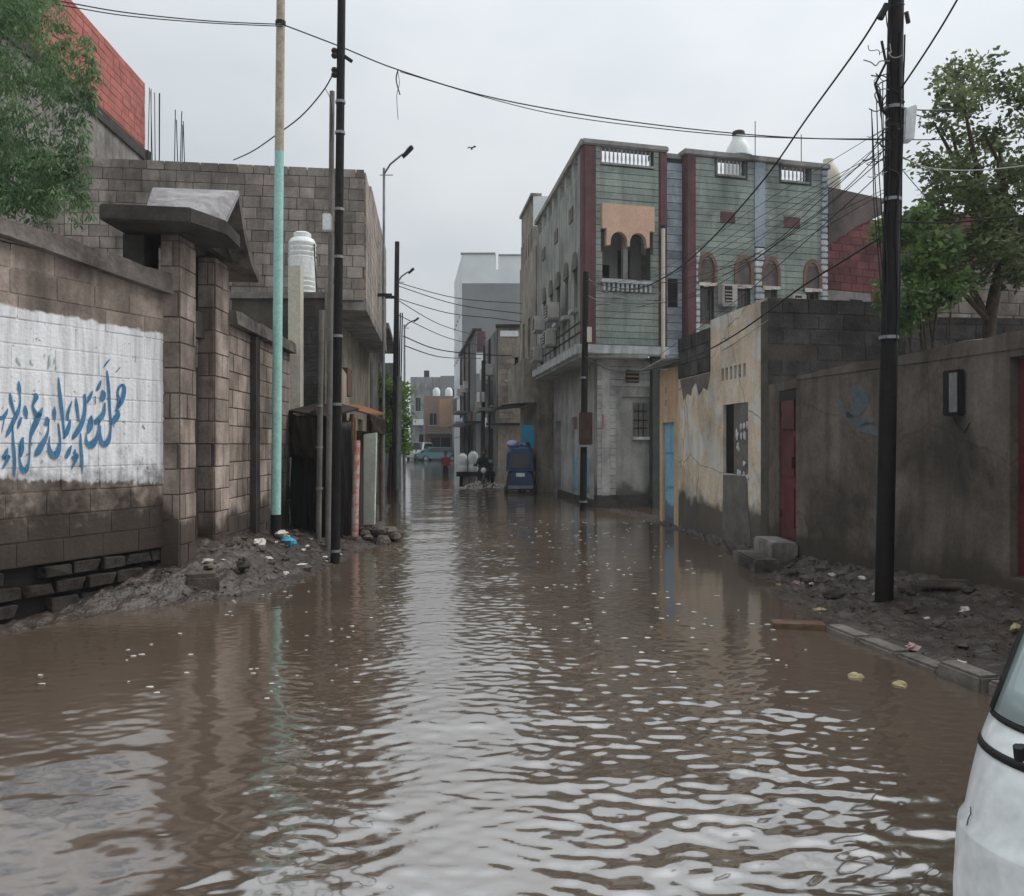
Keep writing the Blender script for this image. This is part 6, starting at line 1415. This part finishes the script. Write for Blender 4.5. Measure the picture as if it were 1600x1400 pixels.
# --- cargo tricycle with two drums, ridden towards us
def trike():
    o = Vector((-1.12, 30.0, -.25)); t = thing('cargo_tricycle', 'motor tricycle with a dark flatbed splashing towards us up the street', 'tricycle', o)
    wheel(t, o + Vector((0.1, -.3, .28)), (1, .1, 0), .28, .1); MB().tube([o + Vector((.1, -.3, .28)), o + Vector((.1, -.05, 1.0))], .03, 8).build('fork', 'galv', t)
    MB().tube([o + Vector((-.28, -.02, 1.05)), o + Vector((.1, -.08, 1.0)), o + Vector((.48, -.02, 1.05))], .018, 8).build('handlebar', 'darkmetal', t); MB().ball(o + Vector((.1, -.14, .88)), (.1, .08, .1), 12, 8).build('headlight', 'whiteplast', t, smooth=True)
    MB().hexa([o + Vector(p) for p in ((-.05, .0, .62), (.25, .0, .62), (.25, .85, .62), (-.05, .85, .62), (-.02, .0, .86), (.22, .0, .86), (.22, .85, .8), (-.02, .85, .8))]).build('tank_and_seat', 'darkmetal', t, bevel=.04)
    MB().box(o.x - .95, o.x + .5, o.y + .9, o.y + 2.4, o.z + .62, o.z + .72).build('flatbed', 'darkmetal', t); MB().box(o.x - .95, o.x + .5, o.y + .88, o.y + .9, o.z + .72, o.z + .8).build('flatbed_rail', 'darkmetal', t)
    for x in (-.8, .38): wheel(t, o + Vector((x, 1.7, .3)), (1, 0, 0), .3, .14)
    MB().ball(o + Vector((.36, .02, 1.2)), (.09, .04, .07), 8, 6).build('mirror', 'galv', t)
    for k, x in enumerate((-.74, -.34)):
        d = thing('plastic_drum', 'white plastic drum on the tricycle flatbed, %s one' % ('left', 'right')[k], 'drum', (o.x + x, o.y + 1.3, o.z + .72), 'white drums on the tricycle'); h = .72 + .08 * k
        MB().lathe((o.x + x, o.y + 1.3, o.z + .721), [(.17, 0), (.185, .03), (.185, h * .4), (.175, h * .43), (.185, h * .46), (.185, h * .85), (.14, h * .97), (.07, h)], 18).build('drum_body', 'whiteplast', d, smooth=True); MB().lathe((o.x + x, o.y + 1.3, o.z + .722 + h), [(.08, 0), (.08, .05)], 12).build('drum_cap', 'whiteplast', d)
    Jr = [(.1, .45, .88), (.1, .4, 1.08), (.1, .34, 1.28), (.1, .32, 1.38), (.27, .34, 1.27), (.36, .22, 1.07), (.44, .0, 1.07), (-.07, .34, 1.27), (-.17, .22, 1.07), (-.24, .0, 1.07), (.28, .05, .82), (.27, .1, .45), (-.08, .05, .82), (-.07, .1, .45)]
    person('person', 'dark clothed rider seated on the motor tricycle', o, Jr, [.15, .15, .13, .05, .07, .05, .035, .07, .05, .035, .085, .06, .085, .06], E_, 'darkcloth', head((.1, .28, 1.52), .11))
trike()
# spray thrown up by the tricycle: a haze of droplets
mb = MB()
for k in range(260):
    a = random.uniform(-.3, 3.4); q = random.random() ** .7; x = -1.0 + (.2 + q * .9) * math.cos(a) * (1 if random.random() < .5 else -1); y = 29.6 - .5 * abs(math.sin(a)) * q; z = max(0.0, (.28 * (1 - q) ** 1.2) * random.random()); r = random.uniform(.008, .03)
    mb.ball((x, y, z), (r * 1.6, r, r), 5, 4, .3)
o = mb.build('water_spray', 'foam'); tag(o, 'white spray thrown up around the tricycle front wheel', 'spray', kind='stuff')
# --- bird
bc = P(737, 232, 25); bd_ = thing('bird', 'small dark bird flying in the open sky', 'bird', bc)
MB().ball(bc, (.028, .06, .024), 10, 7).build('body', 'darkcloth', bd_, smooth=True); MB().ball(bc + Vector((.02, -.13, .02)) * .5, .02, 8, 6).build('head', 'darkcloth', bd_, smooth=True)
for s in (-1, 1): MB().slab([bc + Vector((s * .03, -.05, .02)) * .5, bc + Vector((s * .16, -.08, .10 + .03 * s)) * .5, bc + Vector((s * .27, .02, .05 + .06 * s)) * .5, bc + Vector((s * .14, .05, .06)) * .5, bc + Vector((s * .03, .06, .02)) * .5], (0, 0, .012)).build('wing', 'darkcloth', bd_)
MB().slab([bc + Vector((-.02, .1, 0)) * .5, bc + Vector((.02, .1, 0)) * .5, bc + Vector((.05, .24, .0)) * .5, bc + Vector((-.05, .24, 0)) * .5], (0, 0, .01)).build('tail', 'darkcloth', bd_)

# ================================================================== HAZE: damp air after the rain
hz = MB().box(-75, 75, -30, 150, -1.5, 17.5).build('haze', 'mud'); hz.data.materials.clear()
hm = bpy.data.materials.new('damp_air'); hm.use_nodes = True; t_ = hm.node_tree; t_.nodes.clear()
ho = t_.nodes.new('ShaderNodeOutputMaterial'); pv = t_.nodes.new('ShaderNodeVolumePrincipled'); t_.links.new(pv.outputs[0], ho.inputs['Volume'])
pv.inputs['Color'].default_value = (.86, .89, .92, 1); pv.inputs['Density'].default_value = .0012; pv.inputs['Anisotropy'].default_value = .2
hz.data.materials.append(hm); tag(hz, 'thin grey rain haze over the whole street', 'haze', kind='stuff')
